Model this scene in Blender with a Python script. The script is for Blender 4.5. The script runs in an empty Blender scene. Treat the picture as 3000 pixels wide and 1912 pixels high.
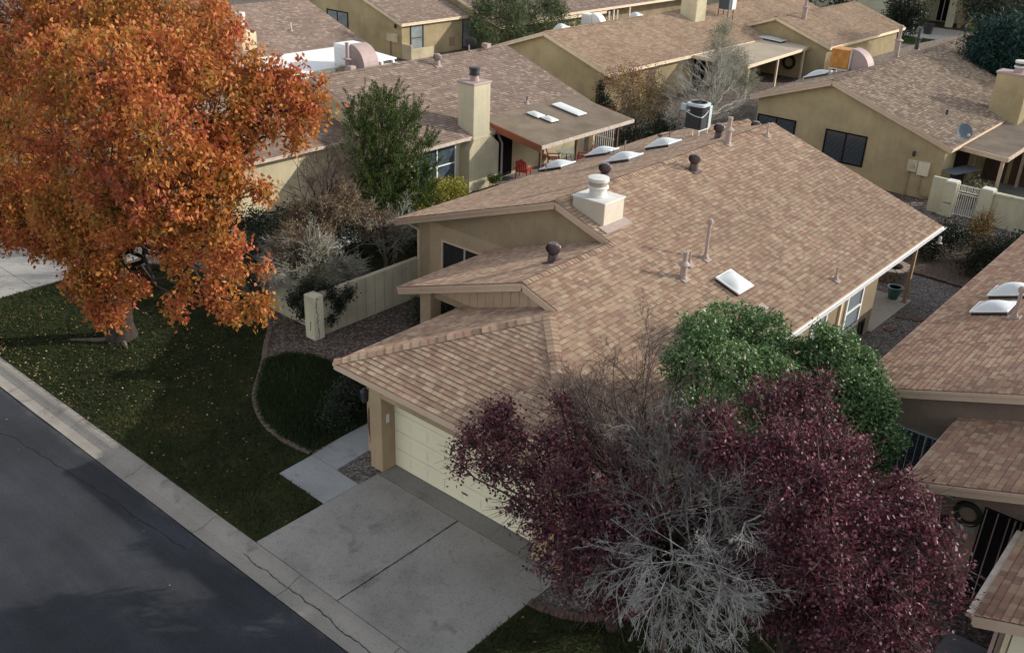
import bpy, math, random
import numpy as np
from mathutils import Vector, Matrix
R = math.radians
random.seed(7)
rng = np.random.default_rng(11)
SC = bpy.context.scene
COL = SC.collection
WO = {}                      # world origin of each object built here

# ------------------------------------------------------------------ materials
def new_mat(name):
    m = bpy.data.materials.new(name); m.use_nodes = True
    nt = m.node_tree
    return m, nt, nt.nodes, nt.links, nt.nodes['Principled BSDF']

def nd(nt, typ, **kw):
    n = nt.nodes.new(typ)
    for k, v in kw.items():
        if k == 'inp':
            for a, b in v.items(): n.inputs[a].default_value = b
        else: setattr(n, k, v)
    return n

def ramp(nt, stops, interp='LINEAR'):
    n = nt.nodes.new('ShaderNodeValToRGB'); cr = n.color_ramp; cr.interpolation = interp
    while len(cr.elements) < len(stops): cr.elements.new(0.5)
    for e, (p, c) in zip(cr.elements, stops):
        e.position = p; e.color = (*c, 1) if len(c) == 3 else c
    return n

def math_n(nt, op, a, b=None, c=None):
    n = nt.nodes.new('ShaderNodeMath'); n.operation = op
    for i, v in enumerate((a, b, c)):
        if v is None: continue
        if isinstance(v, (int, float)): n.inputs[i].default_value = v
        else: nt.links.new(v, n.inputs[i])
    return n.outputs[0]

def mix_rgb(nt, fac, a, b, blend='MIX'):
    n = nt.nodes.new('ShaderNodeMix'); n.data_type = 'RGBA'; n.blend_type = blend
    for idx, v in ((0, fac), (6, a), (7, b)):
        if isinstance(v, (int, float)): n.inputs[idx].default_value = v
        elif isinstance(v, tuple): n.inputs[idx].default_value = (*v, 1) if len(v) == 3 else v
        else: nt.links.new(v, n.inputs[idx])
    return n.outputs[2]

def noise(nt, vec, scale, detail=4, rough=.6, dist=0):
    n = nd(nt, 'ShaderNodeTexNoise', inp={'Scale': scale, 'Detail': detail, 'Roughness': rough, 'Distortion': dist})
    nt.links.new(vec, n.inputs['Vector'])
    return n.outputs['Fac']

def wpos(nt):
    return nd(nt, 'ShaderNodeNewGeometry').outputs['Position']

def mapped(nt, vec, scale):
    n = nd(nt, 'ShaderNodeMapping'); n.inputs['Scale'].default_value = scale
    nt.links.new(vec, n.inputs['Vector']); return n.outputs[0]

def bump(nt, h, strength, dist):
    n = nd(nt, 'ShaderNodeBump', inp={'Strength': strength, 'Distance': dist})
    nt.links.new(h, n.inputs['Height']); return n.outputs[0]

def set_rough(b, r, spec=.3, dr=0.):
    b.inputs['Roughness'].default_value = r
    b.inputs['Specular IOR Level'].default_value = spec
    if 'Diffuse Roughness' in b.inputs: b.inputs['Diffuse Roughness'].default_value = dr

def simple(name, col, rough=.7, spec=.3, var=.12, nscale=3., metallic=0., bmp=0., bscale=60., dr=0.):
    """painted / plain surface with a mottled tone and an optional fine relief"""
    m, nt, N, L, b = new_mat(name)
    p = wpos(nt)
    f = noise(nt, p, nscale, 6, .65)
    lo = tuple(c*(1-var) for c in col); hi = tuple(min(1, c*(1+var)) for c in col)
    r = ramp(nt, [(.3, lo), (.7, hi)]); L.new(f, r.inputs[0])
    L.new(r.outputs[0], b.inputs['Base Color'])
    set_rough(b, rough, spec, dr); b.inputs['Metallic'].default_value = metallic
    if bmp:
        L.new(bump(nt, noise(nt, p, bscale, 3, .6), 1, bmp), b.inputs['Normal'])
    return m

def stucco(name, col, stain=.24):
    m, nt, N, L, b = new_mat(name)
    p = wpos(nt)
    big = noise(nt, p, .7, 5, .6)
    streak = noise(nt, mapped(nt, p, (5, 5, .35)), 1.0, 5, .65)
    fine = noise(nt, p, 42, 4, .75)
    r = ramp(nt, [(.3, tuple(c*(1-stain) for c in col)), (.68, tuple(min(1, c*1.08) for c in col))]); L.new(big, r.inputs[0])
    r2 = ramp(nt, [(.28, (.72, .70, .66)), (.5, (1, 1, 1))]); L.new(streak, r2.inputs[0])
    c = mix_rgb(nt, .34, r.outputs[0], r2.outputs[0], 'MULTIPLY')
    r3 = ramp(nt, [(.32, (.62, .61, .58)), (.62, (1.12, 1.12, 1.12))]); L.new(fine, r3.inputs[0])
    c = mix_rgb(nt, .55, c, r3.outputs[0], 'MULTIPLY')
    L.new(c, b.inputs['Base Color'])
    L.new(bump(nt, fine, .9, .012), b.inputs['Normal'])
    set_rough(b, .95, .1, .8)
    return m

def shingle(name, cols, cell=.20, course=.145, accent=.0, accent_col=(.5, .4, .3), weather=.13):
    """asphalt shingles: the courses are real steps in the mesh, the tabs of a course come from its UVs (metres)"""
    m, nt, N, L, b = new_mat(name)
    uv = nd(nt, 'ShaderNodeUVMap', uv_map='UVMap').outputs[0]
    sep = nd(nt, 'ShaderNodeSeparateXYZ'); L.new(uv, sep.inputs[0])
    u, v = sep.outputs[0], sep.outputs[1]
    row = math_n(nt, 'FLOOR', math_n(nt, 'DIVIDE', math_n(nt, 'ADD', v, .0005), course))
    wn = nd(nt, 'ShaderNodeTexWhiteNoise', noise_dimensions='1D'); L.new(row, wn.inputs['W'])
    us = math_n(nt, 'ADD', math_n(nt, 'DIVIDE', u, cell), math_n(nt, 'MULTIPLY', wn.outputs['Value'], 13.7))
    # uneven tab widths
    warp = math_n(nt, 'MULTIPLY', math_n(nt, 'SINE', math_n(nt, 'MULTIPLY', us, 2.31)), .28)
    us = math_n(nt, 'ADD', us, warp)
    cellid = math_n(nt, 'FLOOR', us); fr = math_n(nt, 'FRACT', us)
    cmb = nd(nt, 'ShaderNodeCombineXYZ'); L.new(cellid, cmb.inputs[0]); L.new(row, cmb.inputs[1])
    w2 = nd(nt, 'ShaderNodeTexWhiteNoise', noise_dimensions='2D'); L.new(cmb.outputs[0], w2.inputs['Vector'])
    sc = nd(nt, 'ShaderNodeSeparateColor'); L.new(w2.outputs['Color'], sc.inputs[0])
    n = len(cols)
    r = ramp(nt, [(i/n, c) for i, c in enumerate(cols)], 'CONSTANT'); L.new(sc.outputs[0], r.inputs[0])
    # shading of the blend between batches
    p = wpos(nt)
    big = noise(nt, p, .35, 5, .6)
    r2 = ramp(nt, [(.3, (1-weather,)*3), (.7, (1+weather*.35,)*3)]); L.new(big, r2.inputs[0])
    c = mix_rgb(nt, 1, r.outputs[0], r2.outputs[0], 'MULTIPLY')
    sv = nd(nt, 'ShaderNodeCombineXYZ'); L.new(math_n(nt, 'MULTIPLY', u, 1.6), sv.inputs[0]); L.new(math_n(nt, 'MULTIPLY', v, .16), sv.inputs[1])
    r5 = ramp(nt, [(.34, (.84, .83, .82)), (.55, (1, 1, 1)), (.72, (1.06, 1.05, 1.03))]); L.new(noise(nt, sv.outputs[0], 1.0, 5, .65), r5.inputs[0])
    c = mix_rgb(nt, .85, c, r5.outputs[0], 'MULTIPLY')
    # a course of moss / pale weathering in large patches
    pat = noise(nt, p, .9, 4, .7)
    r4 = ramp(nt, [(.56, (0, 0, 0)), (.72, (1, 1, 1))]); L.new(pat, r4.inputs[0])
    c = mix_rgb(nt, math_n(nt, 'MULTIPLY', r4.outputs[0], .10), c, tuple(x*1.1 for x in (cols[0][0]*.95, cols[0][1]*1.05, cols[0][2]*.95)))
    if accent:
        a = math_n(nt, 'GREATER_THAN', sc.outputs[1], 1-accent)
        vf = math_n(nt, 'FRACT', math_n(nt, 'DIVIDE', v, course))
        a = math_n(nt, 'MULTIPLY', a, math_n(nt, 'GREATER_THAN', math_n(nt, 'SUBTRACT', .5, math_n(nt, 'ABSOLUTE', math_n(nt, 'SUBTRACT', fr, .5))), .10))
        c = mix_rgb(nt, math_n(nt, 'MULTIPLY', a, .75), c, accent_col)
    # granules
    gr = noise(nt, p, 130, 2, .7)
    r3 = ramp(nt, [(.3, (.8, .8, .8)), (.7, (1.15, 1.15, 1.15))]); L.new(gr, r3.inputs[0])
    c = mix_rgb(nt, .7, c, r3.outputs[0], 'MULTIPLY')
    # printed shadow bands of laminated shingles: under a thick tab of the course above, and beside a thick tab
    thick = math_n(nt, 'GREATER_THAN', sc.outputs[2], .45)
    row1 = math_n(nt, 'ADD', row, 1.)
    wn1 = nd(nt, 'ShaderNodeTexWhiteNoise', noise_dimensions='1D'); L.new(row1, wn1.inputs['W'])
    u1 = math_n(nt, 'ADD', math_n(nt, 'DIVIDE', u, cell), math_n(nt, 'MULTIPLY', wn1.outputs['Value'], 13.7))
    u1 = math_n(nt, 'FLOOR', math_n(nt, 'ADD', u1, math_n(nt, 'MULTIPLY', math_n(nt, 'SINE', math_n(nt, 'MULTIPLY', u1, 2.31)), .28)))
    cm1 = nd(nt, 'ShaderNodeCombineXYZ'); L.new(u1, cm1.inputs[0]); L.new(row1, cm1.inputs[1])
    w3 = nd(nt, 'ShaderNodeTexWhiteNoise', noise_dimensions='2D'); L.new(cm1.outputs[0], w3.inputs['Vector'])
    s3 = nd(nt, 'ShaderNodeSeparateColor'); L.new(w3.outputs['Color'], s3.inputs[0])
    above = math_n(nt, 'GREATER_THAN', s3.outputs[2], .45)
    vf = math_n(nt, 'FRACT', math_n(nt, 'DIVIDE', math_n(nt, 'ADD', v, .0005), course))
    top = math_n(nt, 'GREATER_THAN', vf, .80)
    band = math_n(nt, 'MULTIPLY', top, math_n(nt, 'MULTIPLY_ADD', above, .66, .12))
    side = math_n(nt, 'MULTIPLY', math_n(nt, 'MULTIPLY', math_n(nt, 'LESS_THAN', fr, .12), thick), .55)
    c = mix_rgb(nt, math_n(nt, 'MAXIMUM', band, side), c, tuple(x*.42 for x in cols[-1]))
    L.new(c, b.inputs['Base Color'])
    h = math_n(nt, 'ADD', math_n(nt, 'MULTIPLY', thick, .6), math_n(nt, 'MULTIPLY', gr, .5))
    L.new(bump(nt, h, .9, .012), b.inputs['Normal'])
    set_rough(b, .95, .08, 1.0)
    return m

def leaf_mat(name, stops, nscale=.5, trans=.35, rough=.5, spec=.3, patch=.5):
    """leaf colour differs from leaf to leaf and drifts over the crown"""
    m, nt, N, L, b = new_mat(name)
    g = nd(nt, 'ShaderNodeNewGeometry')
    f = noise(nt, g.outputs['Position'], nscale, 3, .6)
    x = math_n(nt, 'ADD', math_n(nt, 'MULTIPLY', g.outputs['Random Per Island'], 1-patch), math_n(nt, 'MULTIPLY', math_n(nt, 'MULTIPLY_ADD', f, 1.9, -.45), patch))
    r = ramp(nt, stops); L.new(x, r.inputs[0])
    L.new(r.outputs[0], b.inputs['Base Color']); set_rough(b, rough, spec)
    t = nd(nt, 'ShaderNodeBsdfTranslucent'); L.new(r.outputs[0], t.inputs['Color'])
    mx = nd(nt, 'ShaderNodeMixShader'); mx.inputs[0].default_value = trans
    L.new(b.outputs[0], mx.inputs[1]); L.new(t.outputs[0], mx.inputs[2])
    L.new(mx.outputs[0], N['Material Output'].inputs['Surface'])
    return m

def ground_mat(name, cols, scale, big=.25, stones=True, bmp=.02, rough=.9):
    m, nt, N, L, b = new_mat(name)
    p = wpos(nt)
    v = nd(nt, 'ShaderNodeTexVoronoi', inp={'Scale': scale, 'Randomness': 1.}); L.new(p, v.inputs['Vector'])
    sc = nd(nt, 'ShaderNodeSeparateColor'); L.new(v.outputs['Color'], sc.inputs[0])
    r = ramp(nt, [(i/len(cols), c) for i, c in enumerate(cols)], 'CONSTANT'); L.new(sc.outputs[0], r.inputs[0])
    bg = noise(nt, p, big, 5, .6)
    r2 = ramp(nt, [(.3, (.65, .65, .65)), (.7, (1.1, 1.1, 1.1))]); L.new(bg, r2.inputs[0])
    c = mix_rgb(nt, 1, r.outputs[0], r2.outputs[0], 'MULTIPLY')
    r3 = ramp(nt, [(.25, (1, 1, 1)), (.6, (.35, .33, .32))]); L.new(v.outputs['Distance'], r3.inputs[0])
    c = mix_rgb(nt, .8, c, r3.outputs[0], 'MULTIPLY')
    L.new(c, b.inputs['Base Color'])
    inv = math_n(nt, 'SUBTRACT', 1, v.outputs['Distance'])
    L.new(bump(nt, inv, 1, bmp), b.inputs['Normal'])
    set_rough(b, rough, .2)
    return m

M = {}
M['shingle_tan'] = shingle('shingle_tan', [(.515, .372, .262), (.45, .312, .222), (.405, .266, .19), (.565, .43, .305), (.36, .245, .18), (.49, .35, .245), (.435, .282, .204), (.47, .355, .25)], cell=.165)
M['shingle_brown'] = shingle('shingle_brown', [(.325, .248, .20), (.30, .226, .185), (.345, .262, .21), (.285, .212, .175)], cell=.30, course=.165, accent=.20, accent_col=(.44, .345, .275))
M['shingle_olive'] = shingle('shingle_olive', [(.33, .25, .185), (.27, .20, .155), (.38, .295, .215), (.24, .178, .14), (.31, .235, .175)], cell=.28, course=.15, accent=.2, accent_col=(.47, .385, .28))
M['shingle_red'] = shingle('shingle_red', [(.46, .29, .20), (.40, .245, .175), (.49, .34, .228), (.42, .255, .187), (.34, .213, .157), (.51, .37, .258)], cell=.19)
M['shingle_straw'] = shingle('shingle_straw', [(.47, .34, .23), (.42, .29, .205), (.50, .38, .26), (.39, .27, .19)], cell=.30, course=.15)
M['stucco_tan'] = stucco('stucco_tan', (.47, .375, .245))
M['stucco_gold'] = stucco('stucco_gold', (.53, .435, .265))
M['stucco_cream'] = stucco('stucco_cream', (.72, .65, .46))
M['stucco_grey'] = stucco('stucco_grey', (.33, .25, .195))
M['block_wall'] = stucco('block_wall', (.50, .455, .34), .25)
M['pale_wall'] = stucco('pale_wall', (.66, .63, .47), .12)
M['fascia'] = simple('fascia_paint', (.56, .425, .315), .6, .3, .08, 2)
M['fascia_cream'] = simple('fascia_cream_paint', (.70, .58, .42), .6, .3, .1, 2)
M['fascia_rust'] = simple('fascia_rust_paint', (.27, .10, .055), .7, .2, .12, 2)
M['siding'] = simple('siding_paint', (.50, .37, .26), .75, .2, .12, 1.5)
M['column'] = stucco('column_stucco', (.48, .375, .255))
M['trim_tan'] = stucco('trim_stucco', (.47, .35, .225))
M['door_cream'] = simple('door_cream_paint', (.74, .68, .50), .5, .35, .05, .8)
M['white'] = simple('white_paint', (.80, .81, .80), .45, .4, .05, 3)
M['white_dirty'] = simple('white_dirty_paint', (.60, .595, .555), .6, .3, .14, 2.5)
M['acrylic'] = simple('acrylic_dome', (.60, .635, .635), .25, .5, .05, 2)
M['mauve'] = simple('mauve_metal_paint', (.36, .27, .255), .6, .3, .12, 4)
M['vent_pink'] = simple('vent_pink_paint', (.33, .265, .235), .65, .25, .14, 6)
M['turbine'] = simple('turbine_brown_metal', (.085, .058, .06), .35, .5, .2, 8)
M['dark_metal'] = simple('dark_metal', (.035, .036, .04), .5, .4, .15, 6)
M['iron_white'] = simple('iron_white_paint', (.74, .73, .66), .5, .4, .06, 5)
M['gutter_weathered'] = simple('weathered_gutter_paint', (.46, .39, .325), .7, .2, .25, 4)
M['galv'] = simple('galvanised_steel', (.50, .50, .51), .4, .5, .12, 7, .6)
M['grille'] = simple('condenser_grille', (.028, .034, .036), .5, .4, .2, 12)
M['paleblue'] = simple('pale_blue_grey_paint', (.42, .48, .50), .45, .4, .05, 4)
M['grey_dish'] = simple('grey_dish_paint', (.13, .16, .185), .85, .15, .08, 4)
M['glass'] = simple('dark_window_glass', (.022, .026, .03), .07, .6, .2, 1.2)
M['glass_blue'] = simple('curtained_window_glass', (.055, .075, .095), .08, .6, .35, 1.6)
M['glass_pale'] = simple('pale_window_glass', (.22, .25, .25), .12, .6, .3, 1.2)
M['black'] = simple('black_interior', (.012, .011, .011), .8, .1, .2, 2)
M['rolled'] = simple('rolled_roofing', (.25, .20, .15), .95, .1, .25, .9, bmp=.01, bscale=50, dr=1.)
M['rolled_pale'] = simple('rolled_roofing_pale', (.50, .42, .315), .95, .1, .1, .6, bmp=.006, bscale=50, dr=1.)
M['white_roof'] = simple('white_roof_panel', (.78, .79, .77), .5, .3, .06, .7)
M['wood_post'] = simple('wood_post', (.34, .245, .16), .75, .2, .2, 5)
M['wood_dark'] = simple('wood_dark', (.10, .062, .042), .7, .25, .25, 5)
M['red_chair'] = simple('red_chair_paint', (.48, .055, .035), .5, .35, .12, 5)
M['teal_pot'] = simple('teal_glazed_pot', (.045, .13, .115), .3, .5, .15, 5)
M['tarp'] = simple('orange_tarp', (.46, .20, .045), .6, .3, .25, 4, bmp=.03, bscale=7)
M['stone'] = simple('stone_block', (.27, .225, .185), .9, .15, .35, 5, bmp=.02, bscale=20)
M['brick'] = simple('brick_edging', (.15, .10, .085), .9, .15, .35, 9, bmp=.01, bscale=40)
M['brick_grey'] = simple('weathered_brick_edging', (.15, .115, .095), .9, .15, .35, 9, bmp=.01, bscale=40)
M['chile'] = simple('dried_chile', (.075, .010, .012), .35, .5, .35, 14)
M['bark'] = simple('bark', (.115, .092, .075), .9, .1, .35, 7, bmp=.03, bscale=18)
M['bark_dark'] = simple('bark_dark', (.045, .036, .031), .9, .1, .35, 7, bmp=.03, bscale=18)
M['twig_pale'] = leaf_mat('pale_dead_twig', [(0, (0.076, 0.067, 0.059)), (0.5, (0.17, 0.157, 0.149)), (1, (0.26, 0.24, 0.227))], .9, .02, .85, .12, .45)
M['twig_brown'] = leaf_mat('brown_twig', [(0, (0.042, 0.03, 0.024)), (0.5, (0.093, 0.07, 0.061)), (1, (0.143, 0.107, 0.094))], .9, .02, .85, .12, .45)
M['twig_white'] = leaf_mat('bleached_twig', [(0, (.17, .158, .14)), (.5, (.36, .35, .325)), (1, (.56, .55, .52))], .9, .02, .85, .12, .45)
M['twig_tan'] = leaf_mat('tan_twig', [(0, (0.087, 0.067, 0.047)), (0.5, (0.196, 0.157, 0.119)), (1, (0.299, 0.24, 0.182))], .9, .02, .85, .12, .45)
M['twig_grey'] = leaf_mat('grey_twig', [(0, (0.16, 0.148, 0.12)), (0.5, (0.357, 0.348, 0.306)), (1, (0.546, 0.533, 0.468))], .9, .02, .85, .12, .45)
M['timber'] = simple('painted_timber_edging', (.62, .62, .58), .7, .2, .3, 6)
M['digits'] = simple('house_number_paint', (.05, .045, .04), .6, .2, .1, 6)
M['plate'] = simple('name_plate', (.62, .62, .60), .4, .4, .05, 6)
M['leaf_orange'] = leaf_mat('orange_leaf', [(.0, (.16, .125, .03)), (.2, (.30, .19, .04)), (.4, (.44, .19, .044)), (.56, (.45, .145, .044)), (.76, (.41, .105, .058)), (.93, (.34, .08, .06)), (1, (.58, .36, .23))], .62, .34, .55, .25, .6)
M['leaf_purple'] = leaf_mat('purple_leaf', [(0, (.036, .010, .019)), (.38, (.082, .019, .034)), (.66, (.145, .040, .060)), (.86, (.24, .092, .112)), (1, (.37, .21, .23))], .8, .23, .5, .3, .2)  # palest stops put pinkish glints into the colour of some leaves
M['leaf_green'] = leaf_mat('glossy_green_leaf', [(0, (.04, .09, .03)), (.42, (.085, .17, .06)), (.74, (.16, .255, .105)), (1, (.34, .36, .17))], .8, .2, .5, .35, .22)
M['leaf_juniper'] = leaf_mat('juniper_spray', [(0, (.018, .036, .010)), (.45, (.042, .072, .018)), (.8, (.10, .14, .033)), (1, (.18, .20, .05))], .9, .12, .7, .15, .4)
M['leaf_pine'] = leaf_mat('pine_needles', [(0, (.035, .06, .025)), (.5, (.07, .10, .045)), (1, (.14, .15, .065))], .6, .15, .7, .15, .5)
M['leaf_spruce'] = leaf_mat('blue_green_needles', [(0, (.010, .030, .026)), (.5, (.02, .055, .045)), (1, (.05, .09, .075))], .6, .1, .7, .15, .5)
M['leaf_dark'] = leaf_mat('dark_green_leaf', [(0, (.010, .018, .010)), (.6, (.022, .034, .018)), (1, (.05, .065, .03))], .8, .15, .55, .3, .4)
M['leaf_dry'] = leaf_mat('dry_tan_leaf', [(0, (.10, .072, .045)), (.5, (.22, .16, .10)), (1, (.34, .28, .20))], .8, .3, .8, .1, .4)
M['leaf_autumn'] = leaf_mat('autumn_shrub_leaf', [(0, (.10, .10, .035)), (.4, (.19, .14, .045)), (.7, (.26, .13, .05)), (1, (.33, .075, .04))], .35, .3, .7, .15, .65)
M['leaf_yellow'] = leaf_mat('yellow_green_leaf', [(0, (.14, .16, .03)), (.5, (.32, .30, .05)), (1, (.48, .42, .09))], 1.2, .3, .5, .3, .4)
M['leaf_sage'] = leaf_mat('sage_leaf', [(0, (.13, .14, .08)), (.5, (.23, .225, .13)), (1, (.33, .31, .19))], .6, .3, .7, .2, .4)
M['leaf_red'] = leaf_mat('red_shrub_leaf', [(0, (.20, .05, .03)), (1, (.42, .11, .05))], .8, .3, .6, .2, .3)
M['leaf_fallen'] = leaf_mat('fallen_leaf', [(0, (.20, .11, .045)), (.5, (.34, .22, .10)), (1, (.52, .42, .27))], .8, .1, .8, .1, .1)
M['grass'] = leaf_mat('lawn_blade', [(0, (.016, .021, .008)), (.35, (.023, .038, .011)), (.66, (.036, .054, .016)), (.82, (.08, .075, .026)), (1, (.14, .115, .045))], .40, .15, .7, .15, .82)
M['grass_green'] = leaf_mat('green_lawn_blade', [(0, (.035, .07, .016)), (1, (.07, .13, .03))], .5, .2, .7, .15, .5)
M['lawn'] = simple('lawn_soil', (.034, .036, .016), .95, .1, .5, 1.2, bmp=.03, bscale=30)
M['gravel'] = ground_mat('brown_gravel', [(.19, .155, .13), (.27, .22, .19), (.14, .11, .095), (.34, .29, .25), (.22, .17, .15)], 14)
M['gravel_grey'] = ground_mat('grey_gravel', [(.22, .205, .195), (.30, .28, .265), (.15, .14, .135), (.36, .335, .31), (.26, .235, .215)], 16)
M['dirt'] = ground_mat('dry_dirt', [(.20, .155, .115), (.23, .18, .135), (.17, .13, .10)], 22, bmp=.008)

def concrete_mat(name, col, spots=.3, patch=.3, seed=0.):
    m, nt, N, L, b = new_mat(name)
    p = nd(nt, 'ShaderNodeMapping'); p.inputs['Location'].default_value = (seed, seed*1.7, 0); L.new(wpos(nt), p.inputs['Vector']); p = p.outputs[0]
    r = ramp(nt, [(.25, tuple(c*(1-patch) for c in col)), (.5, col), (.78, tuple(min(1, c*(1+patch*.6)) for c in col))]); L.new(noise(nt, p, .55, 6, .62), r.inputs[0])
    sp = noise(nt, p, 19, 3, .7)
    r2 = ramp(nt, [(.34, (1-spots,)*3), (.46, (1, 1, 1)), (.62, (1, 1, 1)), (.74, (1+spots*.8,)*3)]); L.new(sp, r2.inputs[0])
    c = mix_rgb(nt, .9, r.outputs[0], r2.outputs[0], 'MULTIPLY')
    st = noise(nt, mapped(nt, p, (1, 1, 1)), 1.3, 3, .5, 1.2)
    r4 = ramp(nt, [(.60, (1, 1, 1)), (.74, (.42, .41, .40))]); L.new(st, r4.inputs[0])
    c = mix_rgb(nt, .6, c, r4.outputs[0], 'MULTIPLY')
    fine = noise(nt, p, 120, 2, .7)
    r3 = ramp(nt, [(.3, (.82, .82, .82)), (.7, (1.12, 1.12, 1.12))]); L.new(fine, r3.inputs[0])
    c = mix_rgb(nt, .8, c, r3.outputs[0], 'MULTIPLY')
    L.new(c, b.inputs['Base Color'])
    L.new(bump(nt, sp, .5, .006), b.inputs['Normal'])
    set_rough(b, .9, .2, .5)
    return m
M['concrete'] = concrete_mat('driveway_concrete', (.32, .305, .28), .32, .34)
M['concrete_blue'] = concrete_mat('walk_concrete', (.36, .375, .375), .15, .25, 4.)
M['concrete_curb'] = concrete_mat('curb_concrete', (.30, .28, .25), .25, .3, 9.)
M['concrete_dark'] = concrete_mat('apron_concrete', (.25, .24, .22), .25, .25, 3.)
M['concrete_pale'] = concrete_mat('patio_concrete', (.46, .44, .40), .1, .15, 7.)
M['crack'] = simple('joint_filler', (.05, .047, .043), .95, .1, .3, 6)

def asphalt_mat(name, col, var=.25):
    m, nt, N, L, b = new_mat(name)
    p = wpos(nt)
    r = ramp(nt, [(.3, tuple(c*(1-var) for c in col)), (.7, tuple(c*(1+var) for c in col))]); L.new(noise(nt, p, .5, 6, .6), r.inputs[0])
    st = noise(nt, mapped(nt, p, (.25, 2.2, 1)), .8, 5, .6)
    r4 = ramp(nt, [(.4, (.8, .8, .82)), (.65, (1.15, 1.13, 1.1))]); L.new(st, r4.inputs[0])
    c = mix_rgb(nt, .8, r.outputs[0], r4.outputs[0], 'MULTIPLY')
    fine = noise(nt, p, 38, 4, .85)
    r3 = ramp(nt, [(.3, (.45, .45, .45)), (.5, (1, 1, 1)), (.66, (1.5, 1.5, 1.5)), (.75, (2.6, 2.6, 2.6))]); L.new(fine, r3.inputs[0])
    c = mix_rgb(nt, .9, c, r3.outputs[0], 'MULTIPLY')
    # dust swept against the gutter
    sy = nd(nt, 'ShaderNodeSeparateXYZ'); L.new(p, sy.inputs[0])
    dn = math_n(nt, 'ADD', math_n(nt, 'MULTIPLY', math_n(nt, 'SUBTRACT', sy.outputs[1], 8.95), .9), math_n(nt, 'MULTIPLY', noise(nt, p, .55, 5, .65), 1.1))
    r5 = ramp(nt, [(.42, (0, 0, 0)), (.78, (1, 1, 1))]); L.new(dn, r5.inputs[0])
    c = mix_rgb(nt, math_n(nt, 'MULTIPLY', r5.outputs[0], .55), c, (.145, .135, .125))
    L.new(c, b.inputs['Base Color'])
    L.new(bump(nt, fine, .8, .006), b.inputs['Normal'])
    set_rough(b, .85, .25, .4)
    return m
M['asphalt'] = asphalt_mat('asphalt', (.031, .035, .042))
M['asphalt_path'] = asphalt_mat('asphalt_path_surface', (.06, .06, .065))

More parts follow.
